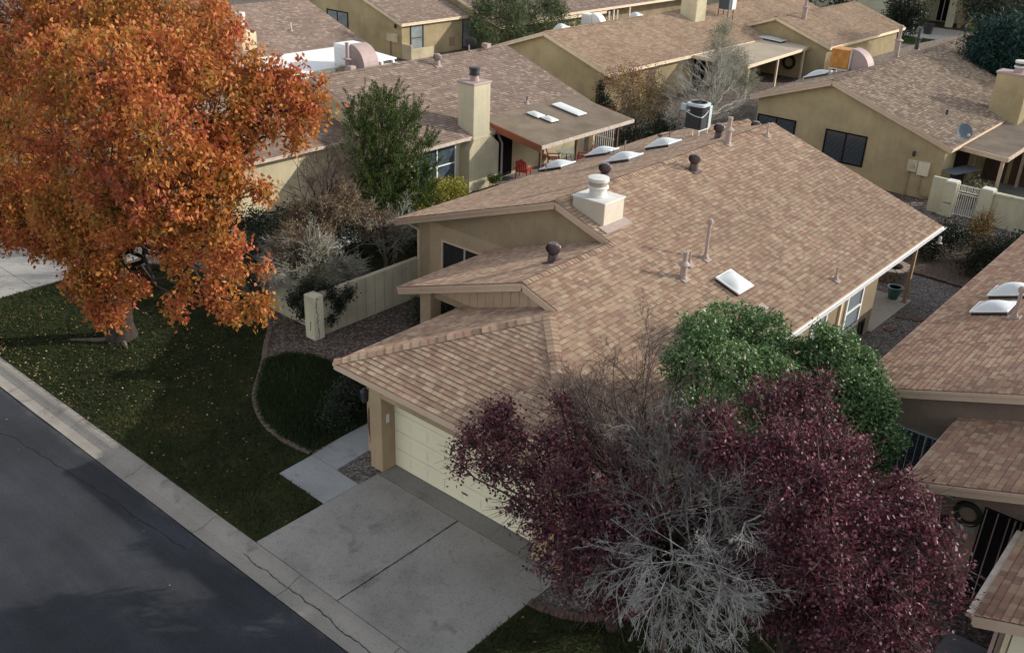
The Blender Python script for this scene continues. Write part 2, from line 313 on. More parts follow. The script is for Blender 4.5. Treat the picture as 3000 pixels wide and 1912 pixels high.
# ------------------------------------------------------------------ mesh builder
class MB:
    def __init__(s): s.v, s.f, s.uv, s.n = [], [], {}, 0
    def add(s, verts, faces):
        o = len(s.v); s.v += [tuple(map(float, q)) for q in verts]; s.f += [tuple(i+o for i in f) for f in faces]; return s
    def box(s, x0, x1, y0, y1, z0, z1):
        if x0 > x1: x0, x1 = x1, x0
        if y0 > y1: y0, y1 = y1, y0
        return s.add([(x0,y0,z0),(x1,y0,z0),(x1,y1,z0),(x0,y1,z0),(x0,y0,z1),(x1,y0,z1),(x1,y1,z1),(x0,y1,z1)],
                     [(0,3,2,1),(4,5,6,7),(0,1,5,4),(1,2,6,5),(2,3,7,6),(3,0,4,7)])
    def beam(s, a, b, w, h, up=(0,0,1)):
        """box along a-b, w wide (sideways), h high"""
        a, b = Vector(a), Vector(b); d = (b-a).normalized(); up = Vector(up)
        side = d.cross(up)
        if side.length < 1e-4: side = d.cross(Vector((1,0,0)))
        side.normalize(); u = side.cross(d).normalized()
        vs = [p + side*sx*w/2 + u*sz*h/2 for p in (a, b) for sx, sz in ((-1,-1),(1,-1),(1,1),(-1,1))]
        return s.add(vs, [(0,1,2,3),(7,6,5,4),(0,4,5,1),(1,5,6,2),(2,6,7,3),(3,7,4,0)])
    def prism(s, poly, off):
        """closed solid: polygon (3d points) extruded by the vector off"""
        n = len(poly); a = [Vector(p) for p in poly]; off = Vector(off)
        nrm = Vector((0,0,0))
        for i in range(n): nrm += a[i].cross(a[(i+1) % n])
        if nrm.dot(off) > 0: a = a[::-1]
        vs = a + [p+off for p in a]
        fs = [tuple(range(n)), tuple(range(2*n-1, n-1, -1))]
        for i in range(n):
            j = (i+1) % n; fs.append((i, i+n, j+n, j)); 
        return s.add(vs, [f if k < 1 else f for k, f in enumerate(fs)])
    def tube(s, pts, rad, n=8, cap=True):
        pts = [Vector(p) for p in pts]
        if not hasattr(rad, '__len__'): rad = [rad]*len(pts)
        rings = []; prev = None
        for i, p in enumerate(pts):
            d = (pts[min(i+1, len(pts)-1)] - pts[max(i-1, 0)]).normalized()
            if prev is None:
                prev = d.orthogonal().normalized()
            prev = (prev - d*prev.dot(d))
            if prev.length < 1e-5: prev = d.orthogonal()
            prev.normalize(); q = d.cross(prev)
            rings.append([p + (prev*math.cos(2*math.pi*k/n) + q*math.sin(2*math.pi*k/n))*rad[i] for k in range(n)])
        vs = [v for r in rings for v in r]; fs = []
        for i in range(len(pts)-1):
            for k in range(n):
                fs.append((i*n+k, i*n+(k+1) % n, (i+1)*n+(k+1) % n, (i+1)*n+k))
        if cap: fs += [tuple(range(n-1, -1, -1)), tuple(range((len(pts)-1)*n, len(pts)*n))]
        return s.add(vs, fs)
    def lathe(s, c, prof, n=20, axis=None):
        """prof: (radius, height) from bottom to top about the vertical through c"""
        c = Vector(c); vs = []; fs = []
        for r, h in prof:
            for k in range(n):
                a = 2*math.pi*k/n; vs.append(c + Vector((r*math.cos(a), r*math.sin(a), h)))
        for i in range(len(prof)-1):
            for k in range(n):
                fs.append((i*n+k, i*n+(k+1) % n, (i+1)*n+(k+1) % n, (i+1)*n+k))
        fs += [tuple(range(n-1, -1, -1)), tuple(range((len(prof)-1)*n, len(prof)*n))]
        if axis is not None:
            q = Vector((0,0,1)).rotation_difference(Vector(axis)).to_matrix()
            vs = [c + q @ (v-c) for v in vs]
        return s.add(vs, fs)
    def build(s, name, mat, parent=None, at=None, bevel=0, smooth=False):
        org = Vector(at) if at is not None else (WO[parent.name] if parent else Vector((0,0,0)))
        me = bpy.data.meshes.new(name)
        me.from_pydata([tuple(Vector(v)-org) for v in s.v], [], s.f)
        if s.uv:
            ul = me.uv_layers.new(name='UVMap')
            for p in me.polygons:
                q = s.uv.get(p.index)
                if q:
                    for li, uvv in zip(p.loop_indices, q): ul.data[li].uv = uvv
        me.materials.append(mat if not isinstance(mat, str) else M[mat])
        if smooth:
            for p in me.polygons: p.use_smooth = True
        me.validate(); me.update()
        o = bpy.data.objects.new(name, me); COL.objects.link(o)
        WO[o.name] = org
        if parent:
            o.parent = parent; o.location = org - WO[parent.name]
        else: o.location = org
        if bevel:
            b = o.modifiers.new('bevel', 'BEVEL'); b.width = bevel; b.segments = 2; b.limit_method = 'ANGLE'
        if smooth: 
            try: me.set_sharp_from_angle(angle=R(40))
            except Exception: pass
        return o

def tag(o, label, cat, group=None):
    o['label'] = label; o['category'] = cat
    if group: o['group'] = group
    return o
def struct(o): o['kind'] = 'structure'; return o
def stuff(o, label=None, cat=None):
    o['kind'] = 'stuff'
    if label: o['label'] = label; o['category'] = cat
    return o
def empty(name, loc, label, cat, group=None):
    o = bpy.data.objects.new(name, None); COL.objects.link(o); o.location = loc; o.empty_display_size = .3
    WO[o.name] = Vector(loc); return tag(o, label, cat, group)
def copy_part(o, parent, loc, rotz=0):
    """copy a part with its sub-parts; loc in world coordinates"""
    c = o.copy(); COL.objects.link(c); c.parent = parent; WO[c.name] = Vector(loc)
    c.location = Vector(loc) - WO[parent.name]; c.rotation_euler = (0, 0, rotz)
    for ch in o.children:
        d = ch.copy(); COL.objects.link(d); d.parent = c; WO[d.name] = Vector(loc)
    return c
def copy_thing(o, loc, rotz, label, group=None):
    c = o.copy(); COL.objects.link(c); c.location = loc; c.rotation_euler = (0, 0, rotz); c['label'] = label
    if group: c['group'] = group
    WO[c.name] = Vector(loc)
    for ch in o.children:
        d = ch.copy(); COL.objects.link(d); d.parent = c
        for g in ch.children:
            e = g.copy(); COL.objects.link(e); e.parent = d
    return c

# ------------------------------------------------------------------ roofs
S = .339
TILT = .014
def clip(poly, axis_f, lo, hi):
    def half(pl, f):
        out = []
        for i in range(len(pl)):
            a, b = pl[i], pl[(i+1) % len(pl)]; fa, fb = f(a), f(b)
            if fa >= 0: out.append(a)
            if (fa >= 0) != (fb >= 0):
                t = fa/(fa-fb); out.append((a[0]+(b[0]-a[0])*t, a[1]+(b[1]-a[1])*t))
        return out
    p = half(poly, lambda q: q[1]-lo)
    return half(p, lambda q: hi-q[1]) if len(p) > 2 else []

def roof_plane(mb, pts, o, u, v, course=.145, thick=.11):
    """convex roof face in courses that step down towards the eave; o on the eave, u along it, v up the slope"""
    o, u, v = Vector(o), Vector(u).normalized(), Vector(v).normalized(); n = u.cross(v).normalized()
    if n.z < 0: n = -n
    q = [((Vector(p)-o).dot(u), (Vector(p)-o).dot(v)) for p in pts]
    vmin, vmax = min(a[1] for a in q), max(a[1] for a in q)
    k = math.floor(vmin/course + 1e-6)
    while k*course < vmax-1e-6:
        lo, hi = k*course, (k+1)*course
        s = clip(q, None, max(lo, vmin), min(hi, vmax))
        if len(s) >= 3:
            area = sum(s[i][0]*s[(i+1) % len(s)][1]-s[(i+1) % len(s)][0]*s[i][1] for i in range(len(s)))
            if area < 0: s = s[::-1]
            w = [o + u*a + v*b + n*TILT*(1-(b-lo)/course) for a, b in s]
            f0 = len(mb.f)
            if u.cross(v).z < 0: w = w[::-1]; s = s[::-1]
            mb.add(w, [tuple(range(len(w)))]); mb.uv[f0] = s
            low = [a for a, b in s if abs(b-max(lo, vmin)) < 1e-5]
            if len(low) >= 2:
                a0, a1 = min(low), max(low); b = max(lo, vmin)
                h = TILT*(1-(b-lo)/course)
                P = [o+u*a0+v*b-n*.004, o+u*a1+v*b-n*.004, o+u*a1+v*b+n*h, o+u*a0+v*b+n*h]
                U = [(a0, b+.05), (a1, b+.05), (a1, b+.06), (a0, b+.06)]
                if u.cross(v).z < 0: P = P[::-1]; U = U[::-1]
                f0 = len(mb.f); mb.add(P, [(0,1,2,3)]); mb.uv[f0] = U
        k += 1
    # deck under the shingles
    top = [Vector(p)-n*.012 for p in pts]
    mb.prism(top, (0, 0, -thick))

def ridge_caps(caps, a, b, d1, d2, step=.145, w=.16):
    mb = MB(); caps.append(mb)
    a, b = Vector(a), Vector(b); L = (b-a).length; t = (b-a).normalized(); d1, d2 = Vector(d1).normalized(), Vector(d2).normalized()
    k = 0
    while k*step < L-.02:
        s0, s1 = k*step, min(L, k*step+step*1.25)
        lift0, lift1 = .038, .020
        jit = random.uniform(-.006, .006)
        p0, p1 = a+t*s0+Vector((0,0,lift0+jit)), a+t*s1+Vector((0,0,lift1+jit))
        vs = [p0, p0+d1*w, p1+d1*w, p1, p0+d2*w, p1+d2*w, p0-Vector((0,0,.03)), p0+d1*w-Vector((0,0,.03)), p0+d2*w-Vector((0,0,.03))]
        f0 = len(mb.f)
        mb.add(vs, [(0,1,2,3), (0,3,5,4), (0,6,7,1), (0,4,8,6)])
        for i in range(4): mb.uv[f0+i] = [(k*1.37+.17, .06)]*4
        k += 1

class House:
    def __init__(s, name, loc, label, cat='house'):
        s.root = empty(name, loc, label, cat)
        s.roof_mb, s.cap_mb, s.wall_mb, s.fas_mb, s.guts = MB(), [], MB(), MB(), []
    def slope(s, pts, o, u, v, course=.145): roof_plane(s.roof_mb, pts, o, u, v, course)
    def gutter(s, *bx): s.guts.append(MB().box(*bx))
    def fascia(s, a, b, inset_dir, h=.20, th=.03, drop=.13):
        """double board hung under a roof edge a-b"""
        a, b, i = Vector(a), Vector(b), Vector(inset_dir)
        dz = Vector((0,0,-drop))
        s.fas_mb.beam(a+dz+i*.012, b+dz+i*.012, th, h)
        s.fas_mb.beam(a+Vector((0,0,-.055))-i*.012, b+Vector((0,0,-.055))-i*.012, .05, .065)
    def finish(s, shingle_m, wall_m, fascia_m, gutter_m='white', course=None):
        s.roof = s.roof_mb.build('roof', shingle_m, s.root)
        for q in s.cap_mb: q.build('ridge_cap', shingle_m, s.roof)
        if s.fas_mb.f: s.fas = s.fas_mb.build('fascia', fascia_m, s.roof)
        for q in s.guts: q.build('gutter', gutter_m, s.roof)
        if s.wall_mb.f: s.wall = s.wall_mb.build('wall', wall_m, s.root)

def gable_roof(h, xr, zr, xl, xre, y0, y1, course=.145, left=True, right=True, caps=True):
    """ridge along y at xr; left eave xl, right eave xre"""
    zl, ze = zr-S*(xr-xl), zr-S*(xre-xr)
    c = 1/math.sqrt(1+S*S)
    if right: h.slope([(xr,y0,zr),(xr,y1,zr),(xre,y1,ze),(xre,y0,ze)], (xre,0,ze), (0,1,0), (-c,0,S*c), course)
    if left: h.slope([(xr,y0,zr),(xl,y0,zl),(xl,y1,zl),(xr,y1,zr)], (xl,0,zl), (0,1,0), (c,0,S*c), course)
    if caps: ridge_caps(h.cap_mb, (xr,y0,zr), (xr,y1,zr), (c,0,-S*c), (-c,0,-S*c))
    return zl, ze

def gable_wall(mb, y0, y1, poly_xz):
    mb.prism([(x, y0, z) for x, z in poly_xz], (0, y1-y0, 0))

def window(h, origin, right, w, hgt, frame='dark_metal', glass='glass', mullions=1, blinds=False, t=.05, rails=0, name='window'):
    """origin: lower left corner on the outer wall face; right: horizontal unit vector as seen from outside"""
    o, r = Vector(origin), Vector(right).normalized(); up = Vector((0,0,1)); out = r.cross(up)
    f = MB()
    def bar(a, b, wd=t): f.beam(o+r*a[0]+up*a[1]+out*.02, o+r*b[0]+up*b[1]+out*.02, wd, .07, up=out)
    bar((-t/2, 0), (w+t/2, 0)); bar((-t/2, hgt), (w+t/2, hgt)); bar((0, t/2), (0, hgt-t/2)); bar((w, t/2), (w, hgt-t/2))
    for k in range(mullions): bar((w*(k+1)/(mullions+1), t/2), (w*(k+1)/(mullions+1), hgt-t/2), t*.8)
    for k in range(rails): bar((t/2, hgt*(k+1)/(rails+1)), (w-t/2, hgt*(k+1)/(rails+1)), t*.6)
    wn = f.build(name, frame, h.root)
    g = MB(); g.add([o+r*a+up*b+out*.012 for a, b in ((0,0),(w,0),(w,hgt),(0,hgt))], [(0,1,2,3)]); g.build('pane', glass, wn)
    if blinds:
        bl = MB(); n = int(hgt/.06)
        for k in range(1, n): bl.beam(o+r*.05+up*(k*hgt/n)+out*.024, o+r*(w-.05)+up*(k*hgt/n)+out*.024, .012, .022, up=out)
        bl.build('blind', M['blind'] if 'blind' in M else 'galv', wn)
    return wn
M['blind'] = simple('slatted_blind', (.13, .16, .19), .4, .4, .1, 4)
M['curtain'] = simple('curtain_cloth', (.30, .33, .32), .8, .1, .3, 3)

# ------------------------------------------------------------------ roof fittings (parts of the houses)
PROTO = {}
def slope_plate(mb, p, w, slope, sx, th=.012, l=None):
    """flashing plate lying on a roof slope at p; sx: sign of the downhill x direction"""
    p = Vector(p); c = 1/math.sqrt(1+slope*slope)
    u = Vector((sx*c, 0, -slope*c)); v = Vector((0,1,0)); n = Vector((sx*slope*c, 0, c)); l = l or w
    vs = [p+u*a*l/2+v*b*w/2+n*t for t in (.006, .03+th) for a, b in ((-1,-1),(1,-1),(1,1),(-1,1))]
    mb.add(vs, [(0,3,2,1),(4,5,6,7),(0,1,5,4),(1,2,6,5),(2,3,7,6),(3,0,4,7)])

def turbine(h, p, mat='turbine', s=1.0, sx=1):
    p = Vector(p); b = MB()
    slope_plate(b, p, .42*s, S, sx)
    b.lathe(p, [(.15*s,-.04),(.145*s,.12*s),(.135*s,.24*s),(.15*s,.26*s)], 20)
    part = b.build('turbine_vent', mat, h.root, at=p, smooth=True)
    t = MB(); c = p+Vector((0,0,.40*s)); n = 22; rr = .205*s; hh = .15*s
    t.lathe(c, [(rr*.35,-hh*.98),(rr*.75,-hh*.7),(rr*.86,0),(rr*.72,hh*.72),(rr*.40,hh*.93)], 18)
    t.lathe(c, [(rr*.62,hh*.80),(rr*.66,hh*.9),(rr*.6,hh*1.0),(rr*.2,hh*1.08)], 18)
    for k in range(n):                      # curved vanes
        a0 = 2*math.pi*k/n; rows = []
        for i in range(6):
            f = i/5; el = -1.05+f*2.0; tw = a0+f*.55
            for dr, da in ((.90, -.02), (1.03, .16)):
                rows.append(c+Vector((rr*dr*math.cos(el)*math.cos(tw+da), rr*dr*math.cos(el)*math.sin(tw+da), hh*1.08*math.sin(el))))
        fs = [(2*i, 2*i+1, 2*i+3, 2*i+2) for i in range(5)]
        t.add(rows, fs)
    t.build('turbine_head', mat, part)
    return part

def skylight(h, p, w, l, slope, sx, dome=.16, mat='white', flat=False):
    """domed skylight on a slope; w along y, l down the slope"""
    p = Vector(p); c = 1/math.sqrt(1+slope*slope)
    u = Vector((sx*c, 0, -slope*c)); v = Vector((0,1,0)); n = Vector((sx*slope*c, 0, c))
    f = MB()
    def bx(mb, w0, l0, n0, n1):
        vs = [p+u*a*l0/2+v*b*w0/2+n*t for t in (n0, n1) for a, b in ((-1,-1),(1,-1),(1,1),(-1,1))]
        fs = [(0,3,2,1),(4,5,6,7),(0,1,5,4),(1,2,6,5),(2,3,7,6),(3,0,4,7)]
        if u.cross(v).dot(n) < 0: fs = [q[::-1] for q in fs]
        mb.add(vs, fs)
    cu = MB(); bx(cu, w*.93, l*.93, -.02, .10)
    part = cu.build('skylight', 'dark_metal', h.root, at=p)
    bx(f, w, l, .10, .15); f.build('skylight_frame', mat, part, bevel=.012)
    d = MB(); N = 12; vs = []; fs = []
    for i in range(N+1):
        for j in range(N+1):
            a, b = -1+2*i/N, -1+2*j/N
            hgt = dome*(1-abs(a)**2.2)*(1-abs(b)**2.2)
            vs.append(p+u*a*l*.46+v*b*w*.46+n*(.152+hgt))
    for i in range(N):
        for j in range(N):
            q = (i*(N+1)+j, (i+1)*(N+1)+j, (i+1)*(N+1)+j+1, i*(N+1)+j+1); fs.append(q if u.cross(v).dot(n) > 0 else q[::-1])
    d.add(vs, fs); d.build('skylight_dome', 'acrylic', part, smooth=True)
    return part

def vent_pipe(h, p, ht, r=.03, mat='vent_pink', slope=S, sx=1, boot=True, cap=None):
    p = Vector(p); b = MB()
    b.lathe(p, [(r,-.05),(r,ht)], 10)
    part = b.build('vent_pipe', mat, h.root, at=p, smooth=True)
    if boot:
        f = MB(); slope_plate(f, p, r*2+.18, slope, sx, l=r*2+.24); f.lathe(p, [(r*1+.075,-.03),(r+.055,.05),(r+.012,.16),(r+.004,.17)], 12)
        f.build('flashing', M['vent_pink'], part, smooth=True)
    if cap == 'cone':
        f = MB(); f.lathe(p+Vector((0,0,ht*.55)), [(r*.9,.10),(r*2.6,0),(r*2.5,-.03),(r,-.01)][::-1], 16); f.build('storm_collar', mat, part, smooth=True)
        f = MB(); f.lathe(p, [(r*1.55,-.06),(r*1.5,ht*.55)], 14); f.build('pipe_sleeve', mat, part, smooth=True)
        f = MB(); f.lathe(p+Vector((0,0,ht)), [(r*1.25,-.06),(r*1.25,.02)], 12); f.build('rain_cap', mat, part, smooth=True)
    if cap == 'hood':
        f = MB(); f.lathe(p+Vector((0,0,ht)), [(r*1.9,-.05),(r*2.0,.02),(r*1.6,.08),(r*.6,.11)], 12)
        f.build('vent_hood', mat, part, smooth=True)
    return part

def flue_cap(h, parent, p, r, ht, mat_low, mat_band, mat_top):
    p = Vector(p); m = MB()
    m.lathe(p, [(r*1.05,-.02),(r*1.05,.04),(r*.92,.05),(r*.92,ht*.45)], 24); c = m.build('chimney_cap', mat_low, parent, smooth=True)
    m = MB(); m.lathe(p, [(r*1.12,ht*.42),(r*1.15,ht*.52),(r*1.0,ht*.56),(r*1.0,ht*.80)], 24); 
    m.lathe(p, [(r*1.12,ht*.80),(r*1.16,ht*.86),(r*1.14,ht*.98),(r*.9,ht)], 24)
    m.build('chimney_cap', mat_top, parent, smooth=True)
    m = MB(); m.lathe(p, [(r*1.02,ht*.58),(r*1.02,ht*.79)], 24); m.build('spark_screen', mat_band, parent, smooth=True)

# ------------------------------------------------------------------ ground and street
g = MB(); g.add([(-400,-300,-.16),(400,-300,-.16),(400,600,-.16),(-400,600,-.16)], [(0,1,2,3)]); struct(g.build('ground', 'dirt'))
g = MB(); g.add([(-140,9.62,-.006),(80,9.62,-.006),(80,260,-.006),(-140,260,-.006)], [(0,1,2,3)]); struct(g.build('yard_ground', 'gravel'))
g = MB(); g.add([(-160,-60,-.10),(90,-60,-.10),(90,8.97,-.10),(-160,8.97,-.10)], [(0,1,2,3)]); struct(g.build('road', 'asphalt'))
# rolled kerb in cast lengths with open joints
k = MB(); prof = [(8.95,-.20),(8.95,-.095),(9.06,-.103),(9.24,-.098),(9.34,-.06),(9.44,-.015),(9.52,0.006),(9.655,.012),(9.655,-.20)]
x = -140.
while x < 70:
    L = 3.06 if -40 < x < 6 else 6.
    x1 = x+L-.018
    vs = [(xx, a, b) for xx in (x, x1) for a, b in prof]; n = len(prof)
    k.add(vs, [(i, i+1, n+i+1, n+i) for i in range(n-1)]+[tuple(range(n-1,-1,-1)), tuple(range(n, 2*n)), (n-1, 0, n, 2*n-1)])
    x += L
struct(k.build('kerb', 'concrete_curb'))
def wiggle(a, b, w, n=40, amp=.02, z=.02):
    """thin crack strip"""
    a, b = Vector((*a, z)), Vector((*b, z)); d = (b-a).normalized(); s = Vector((-d.y, d.x, 0)); vs = []; off = 0
    for i in range(n+1):
        off = off*.8+random.uniform(-amp, amp); ww = w*random.uniform(.5, 1.3)
        c = a+(b-a)*i/n+s*off; vs += [c-s*ww/2, c+s*ww/2]
    return vs, [(2*i, 2*i+2, 2*i+3, 2*i+1) for i in range(n)]
# driveway
def sheet(name, pts, mat, z0=-.03, z=.02):
    m = MB(); m.prism([(x, y, z0) for x, y in pts], (0,0,z-z0)); return struct(m.build(name, mat))
d = MB()
d.box(-15.15,-12.395,9.675,13.30,-.05,.02); d.box(-12.37,-9.42,9.675,13.30,-.05,.02)
struct(d.build('driveway', 'concrete'))
d = MB(); d.box(-15.12,-9.45,13.315,13.88,-.05,.016); struct(d.build('driveway_apron', 'concrete_dark'))
c = MB()
c.add(*wiggle((-15.13,9.30), (-9.6,9.24), .020, 70, .02, -.062+.006)); 
c.v = [(x, y, -.098+(y-9.24)*.38+.011) for x, y, z in c.v]
struct(c.build('kerb_crack', 'crack'))
c = MB()
for a_, b_, w_ in (((-27.5,7.6),(-16.2,8.6),.016), ((-140,8.93),(60,8.93),.03)):
    c.add(*wiggle(a_, b_, w_, 400 if b_[0] > 0 else 60, .012 if b_[0] > 0 else .05, -.0965))
struct(c.build('road_crack', simple('road_crack_fill', (.018,.018,.019), .9, .1, .2, 6)))
c = MB(); c.add(*wiggle((-12.383,9.68), (-12.383,13.30), .035, 50, .006, .0235)); struct(c.build('driveway_joint', 'crack'))
sheet('walkway_slab', [(-16.93,11.64),(-15.165,11.60),(-15.165,12.68),(-16.98,12.73)], 'concrete_blue')
sheet('entry_path', [(-16.98,12.745),(-16.03,12.715),(-16.10,13.86),(-16.12,17.6),(-17.1,17.6),(-17.1,13.8)], 'concrete_blue')
sheet('entry_gravel', [(-16.02,12.70),(-15.165,12.69),(-15.165,13.45),(-15.56,13.45),(-15.56,13.85),(-16.08,13.85)], 'gravel_grey', -.03, .008)
# left lawn, its round bed and the brick edging
ARC = [(-24.6,16.9),(-23.66,16.37),(-22.82,15.6),(-22.0,14.91),(-21.1,14.05),(-20.5,13.5),(-19.91,13.13),(-19.08,12.78),(-18.04,12.62),(-17.03,12.72)]
lawn = [(-31.85,9.66),(-15.16,9.66),(-15.20,11.59),(-16.95,11.63),(-17.0,12.70)]+ARC[::-1][1:]+[(-27,17.6),(-30.4,17.4),(-31.85,15.5)]
l = MB(); l.prism([(x,y,-.03) for x,y in lawn], (0,0,.05)); struct(l.build('lawn', 'lawn'))
bed = ARC[3:]+[(-17.12,12.9),(-17.15,14.6),(-17.3,15.6),(-18.2,16.1),(-19.2,16.3),(-20.2,16.35),(-21.2,16.15),(-21.9,15.75)]
l = MB(); l.prism([(x,y,-.03) for x,y in bed], (0,0,.055)); struct(l.build('planting_bed', 'lawn'))
def point_in(poly):
    P = np.array(poly)
    def f(x, y):
        ins = np.zeros(len(x), bool); n = len(P); j = n-1
        for i in range(n):
            c = ((P[i,1] > y) != (P[j,1] > y)) & (x < (P[j,0]-P[i,0])*(y-P[i,1])/(P[j,1]-P[i,1]+1e-12)+P[i,0]); ins ^= c; j = i
        return ins
    return f
def raw_mesh(name, V, quads, mat, parent=None, at=None):
    """fast mesh of quads from numpy arrays"""
    org = Vector(at) if at is not None else (WO[parent.name] if parent else Vector((0,0,0)))
    V = np.asarray(V, np.float32)-np.array(org, np.float32)
    me = bpy.data.meshes.new(name); nq = len(quads)
    me.vertices.add(len(V)); me.vertices.foreach_set('co', V.ravel())
    me.loops.add(nq*4); me.loops.foreach_set('vertex_index', np.asarray(quads, np.int32).ravel())
    me.polygons.add(nq); me.polygons.foreach_set('loop_start', np.arange(0, nq*4, 4, dtype=np.int32))
    me.update(calc_edges=True); me.materials.append(M[mat] if isinstance(mat, str) else mat)
    o = bpy.data.objects.new(name, me); COL.objects.link(o); WO[o.name] = org
    if parent: o.parent = parent; o.location = org-WO[parent.name]
    else: o.location = org
    return o
def grass(name, poly, n, mat, label, z=.02, h=(.03,.075), patch=None):
    P = np.array(poly); lo, hi = P.min(0), P.max(0)
    xy = rng.uniform(lo, hi, (n, 2)); xy = xy[point_in(poly)(xy[:,0], xy[:,1])]; n = len(xy)
    a = rng.uniform(0, 2*np.pi, n); w = rng.uniform(.008, .018, n); hh = rng.uniform(*h, n)
    lean = rng.normal(0, .035, (n, 2)); base = np.c_[xy, np.full(n, z)]
    s = np.c_[np.cos(a)*w, np.sin(a)*w, np.zeros(n)]; tip = base+np.c_[lean, hh]
    V = np.stack([base-s, base+s, tip+s*.4, tip-s*.4], 1).reshape(-1, 3)
    return stuff(raw_mesh(name, V, np.arange(len(V)).reshape(-1, 4), mat), label, 'grass')
grass('grass', lawn, 70000, 'grass', 'short patchy autumn lawn between the kerb and the brick edging')
M['ground_cover'] = leaf_mat('ground_cover_leaf', [(0, (.020, .030, .013)), (.6, (.038, .056, .022)), (1, (.07, .085, .035))], .7, .15, .7, .15, .5)
grass('ground_cover', bed, 30000, 'ground_cover', 'dark low ground cover inside the round brick-edged bed', z=.025, h=(.05,.13))
def bricks(name, path, w, mat, label, length=.10, z=.0, h=.07, cat='edging'):
    m = MB(); P = [Vector((*p, 0)) for p in path]
    acc = 0
    for i in range(len(P)-1):
        d = P[i+1]-P[i]; L = d.length; d.normalize(); s = acc
        while s+length*.5 < L:
            c = P[i]+d*(s+length/2); hh = h*random.uniform(.8, 1.15)
            m.beam(c-d*length*.46+Vector((0,0,z+hh/2)), c+d*length*.46+Vector((0,0,z+hh/2)), w*random.uniform(.92,1.05), hh)
            s += length
        acc = s-L
    o = m.build(name, mat, None, at=(P[0].x, P[0].y, 0)); return tag(o, label, cat)
def smooth_path(pts, n=6):
    out = []
    for i in range(len(pts)-1):
        p0, p1, p2, p3 = [np.array(pts[max(0, min(len(pts)-1, k))]) for k in (i-1, i, i+1, i+2)]
        for t in np.linspace(0, 1, n, endpoint=False):
            out.append(tuple(.5*((2*p1)+(-p0+p2)*t+(2*p0-5*p1+4*p2-p3)*t*t+(-p0+3*p1-3*p2+p3)*t**3)))
    return out+[tuple(pts[-1])]
bricks('brick_edging', smooth_path(ARC, 5), .15, 'brick_grey', 'curved weathered brick edging along the left front lawn')
# left neighbour driveway
d = MB()
for (x0, x1) in ((-34.5,-31.95), (-37.4,-34.52), (-40.5,-37.42)):
    for (y0, y1) in ((9.675,12.66), (12.68,16.6), (16.62,21)): d.box(x0, x1, y0, y1, -.05, .02)
struct(d.build('neighbouring_driveway', concrete_mat('pale_driveway_concrete', (.33, .325, .31), .2, .15, 12.)))
# right front bed and lawn below the plum trees
BARC = [(-9.42,12.45),(-9.0,12.55),(-8.41,12.85),(-8.08,13.3),(-7.9,13.8)]
lawnR = [(-9.40,9.66),(-2.6,9.66),(-2.6,16.5),(-6.5,16.5),(-7.7,14.4)]+BARC[::-1]
l = MB(); l.prism([(x,y,-.03) for x,y in lawnR], (0,0,.05)); struct(l.build('side_lawn', 'lawn'))
grass('grass', lawnR, 22000, 'grass', 'dark grass beside the driveway under the plum tree')
bricks('brick_edging', smooth_path([(-9.42,12.35),(-8.95,12.42),(-8.32,12.72),(-7.95,13.2),(-7.75,13.8),(-7.6,14.6)], 5), .22, 'brick', 'short curved brick edging beside the driveway corner')
sheet('gravel_bed', [(-9.42,12.45),(-8.9,12.55),(-8.41,12.85),(-8.08,13.3),(-7.9,13.8),(-7.7,14.6),(-7.5,18),(-9.35,18),(-9.35,13.3)], 'gravel_grey', -.03, .012)
sheet('side_gravel', [(-9.3,18.01),(-6.6,18.01),(-6.6,36.5),(-12,36.5),(-12,30.6),(-9.3,30.6)], 'gravel_grey', -.03, .006)
d = MB(); d.box(-2.55,6,9.675,17.6,-.05,.018); struct(d.build('right_driveway', concrete_mat('right_driveway_concrete', (.20, .20, .21), .2, .2, 21.)))

# ------------------------------------------------------------------ main house
H = House('stucco_house', (-16,24,0), 'tan shingled house in the middle with a two-car garage and stepped gables')
XR, ZR, XE = -16.158, 5.036, -9.13; ZE = ZR-S*(XE-XR)
Cc = 1/math.sqrt(1+S*S)
Y1, Y2, YH, YF, YB = 21.3, 17.35, 17.0, 13.26, 35.07
X2, X3 = -14.059, -12.87
zs = lambda x: ZR-S*(x-XR)             # right slope height
def rs_poly(pts): H.slope([(x, y, zs(x)) for x, y in pts], (XE,0,ZE), (0,1,0), (-Cc,0,S*Cc))
rs_poly([(XR,Y1),(XR,YB),(XE,YB),(XE,Y1)])
rs_poly([(X2,Y2),(X2,Y1),(XE,Y1),(XE,Y2)])
rs_poly([(X3,YH),(X3,Y2),(XE,Y2),(XE,YH)])
rs_poly([(X3,YH),(XE,YH),(XE,YF)])
XL1, XL2, XL3 = -23.0, -18.66, -16.61
def ls_poly(xr, zr, xl, pts): H.slope([(x, y, zr-S*(xr-x)) for x, y in pts], (xl,0,zr-S*(xr-xl)), (0,1,0), (Cc,0,S*Cc))
ls_poly(XR, ZR, XL1, [(XR,Y1),(XL1,Y1),(XL1,YB),(XR,YB)])
ls_poly(X2, zs(X2), XL2, [(X2,Y2),(XL2,Y2),(XL2,Y1+.38),(X2,Y1+.38)])
ls_poly(X3, zs(X3), XL3, [(X3,YH),(XL3,YF),(XL3,Y2+.38),(X3,Y2+.38)])
H.slope([(X3,YH,zs(X3)),(XE,YF,ZE),(XL3,YF,ZE)], (0,YF,ZE), (1,0,0), (0,Cc,S*Cc))
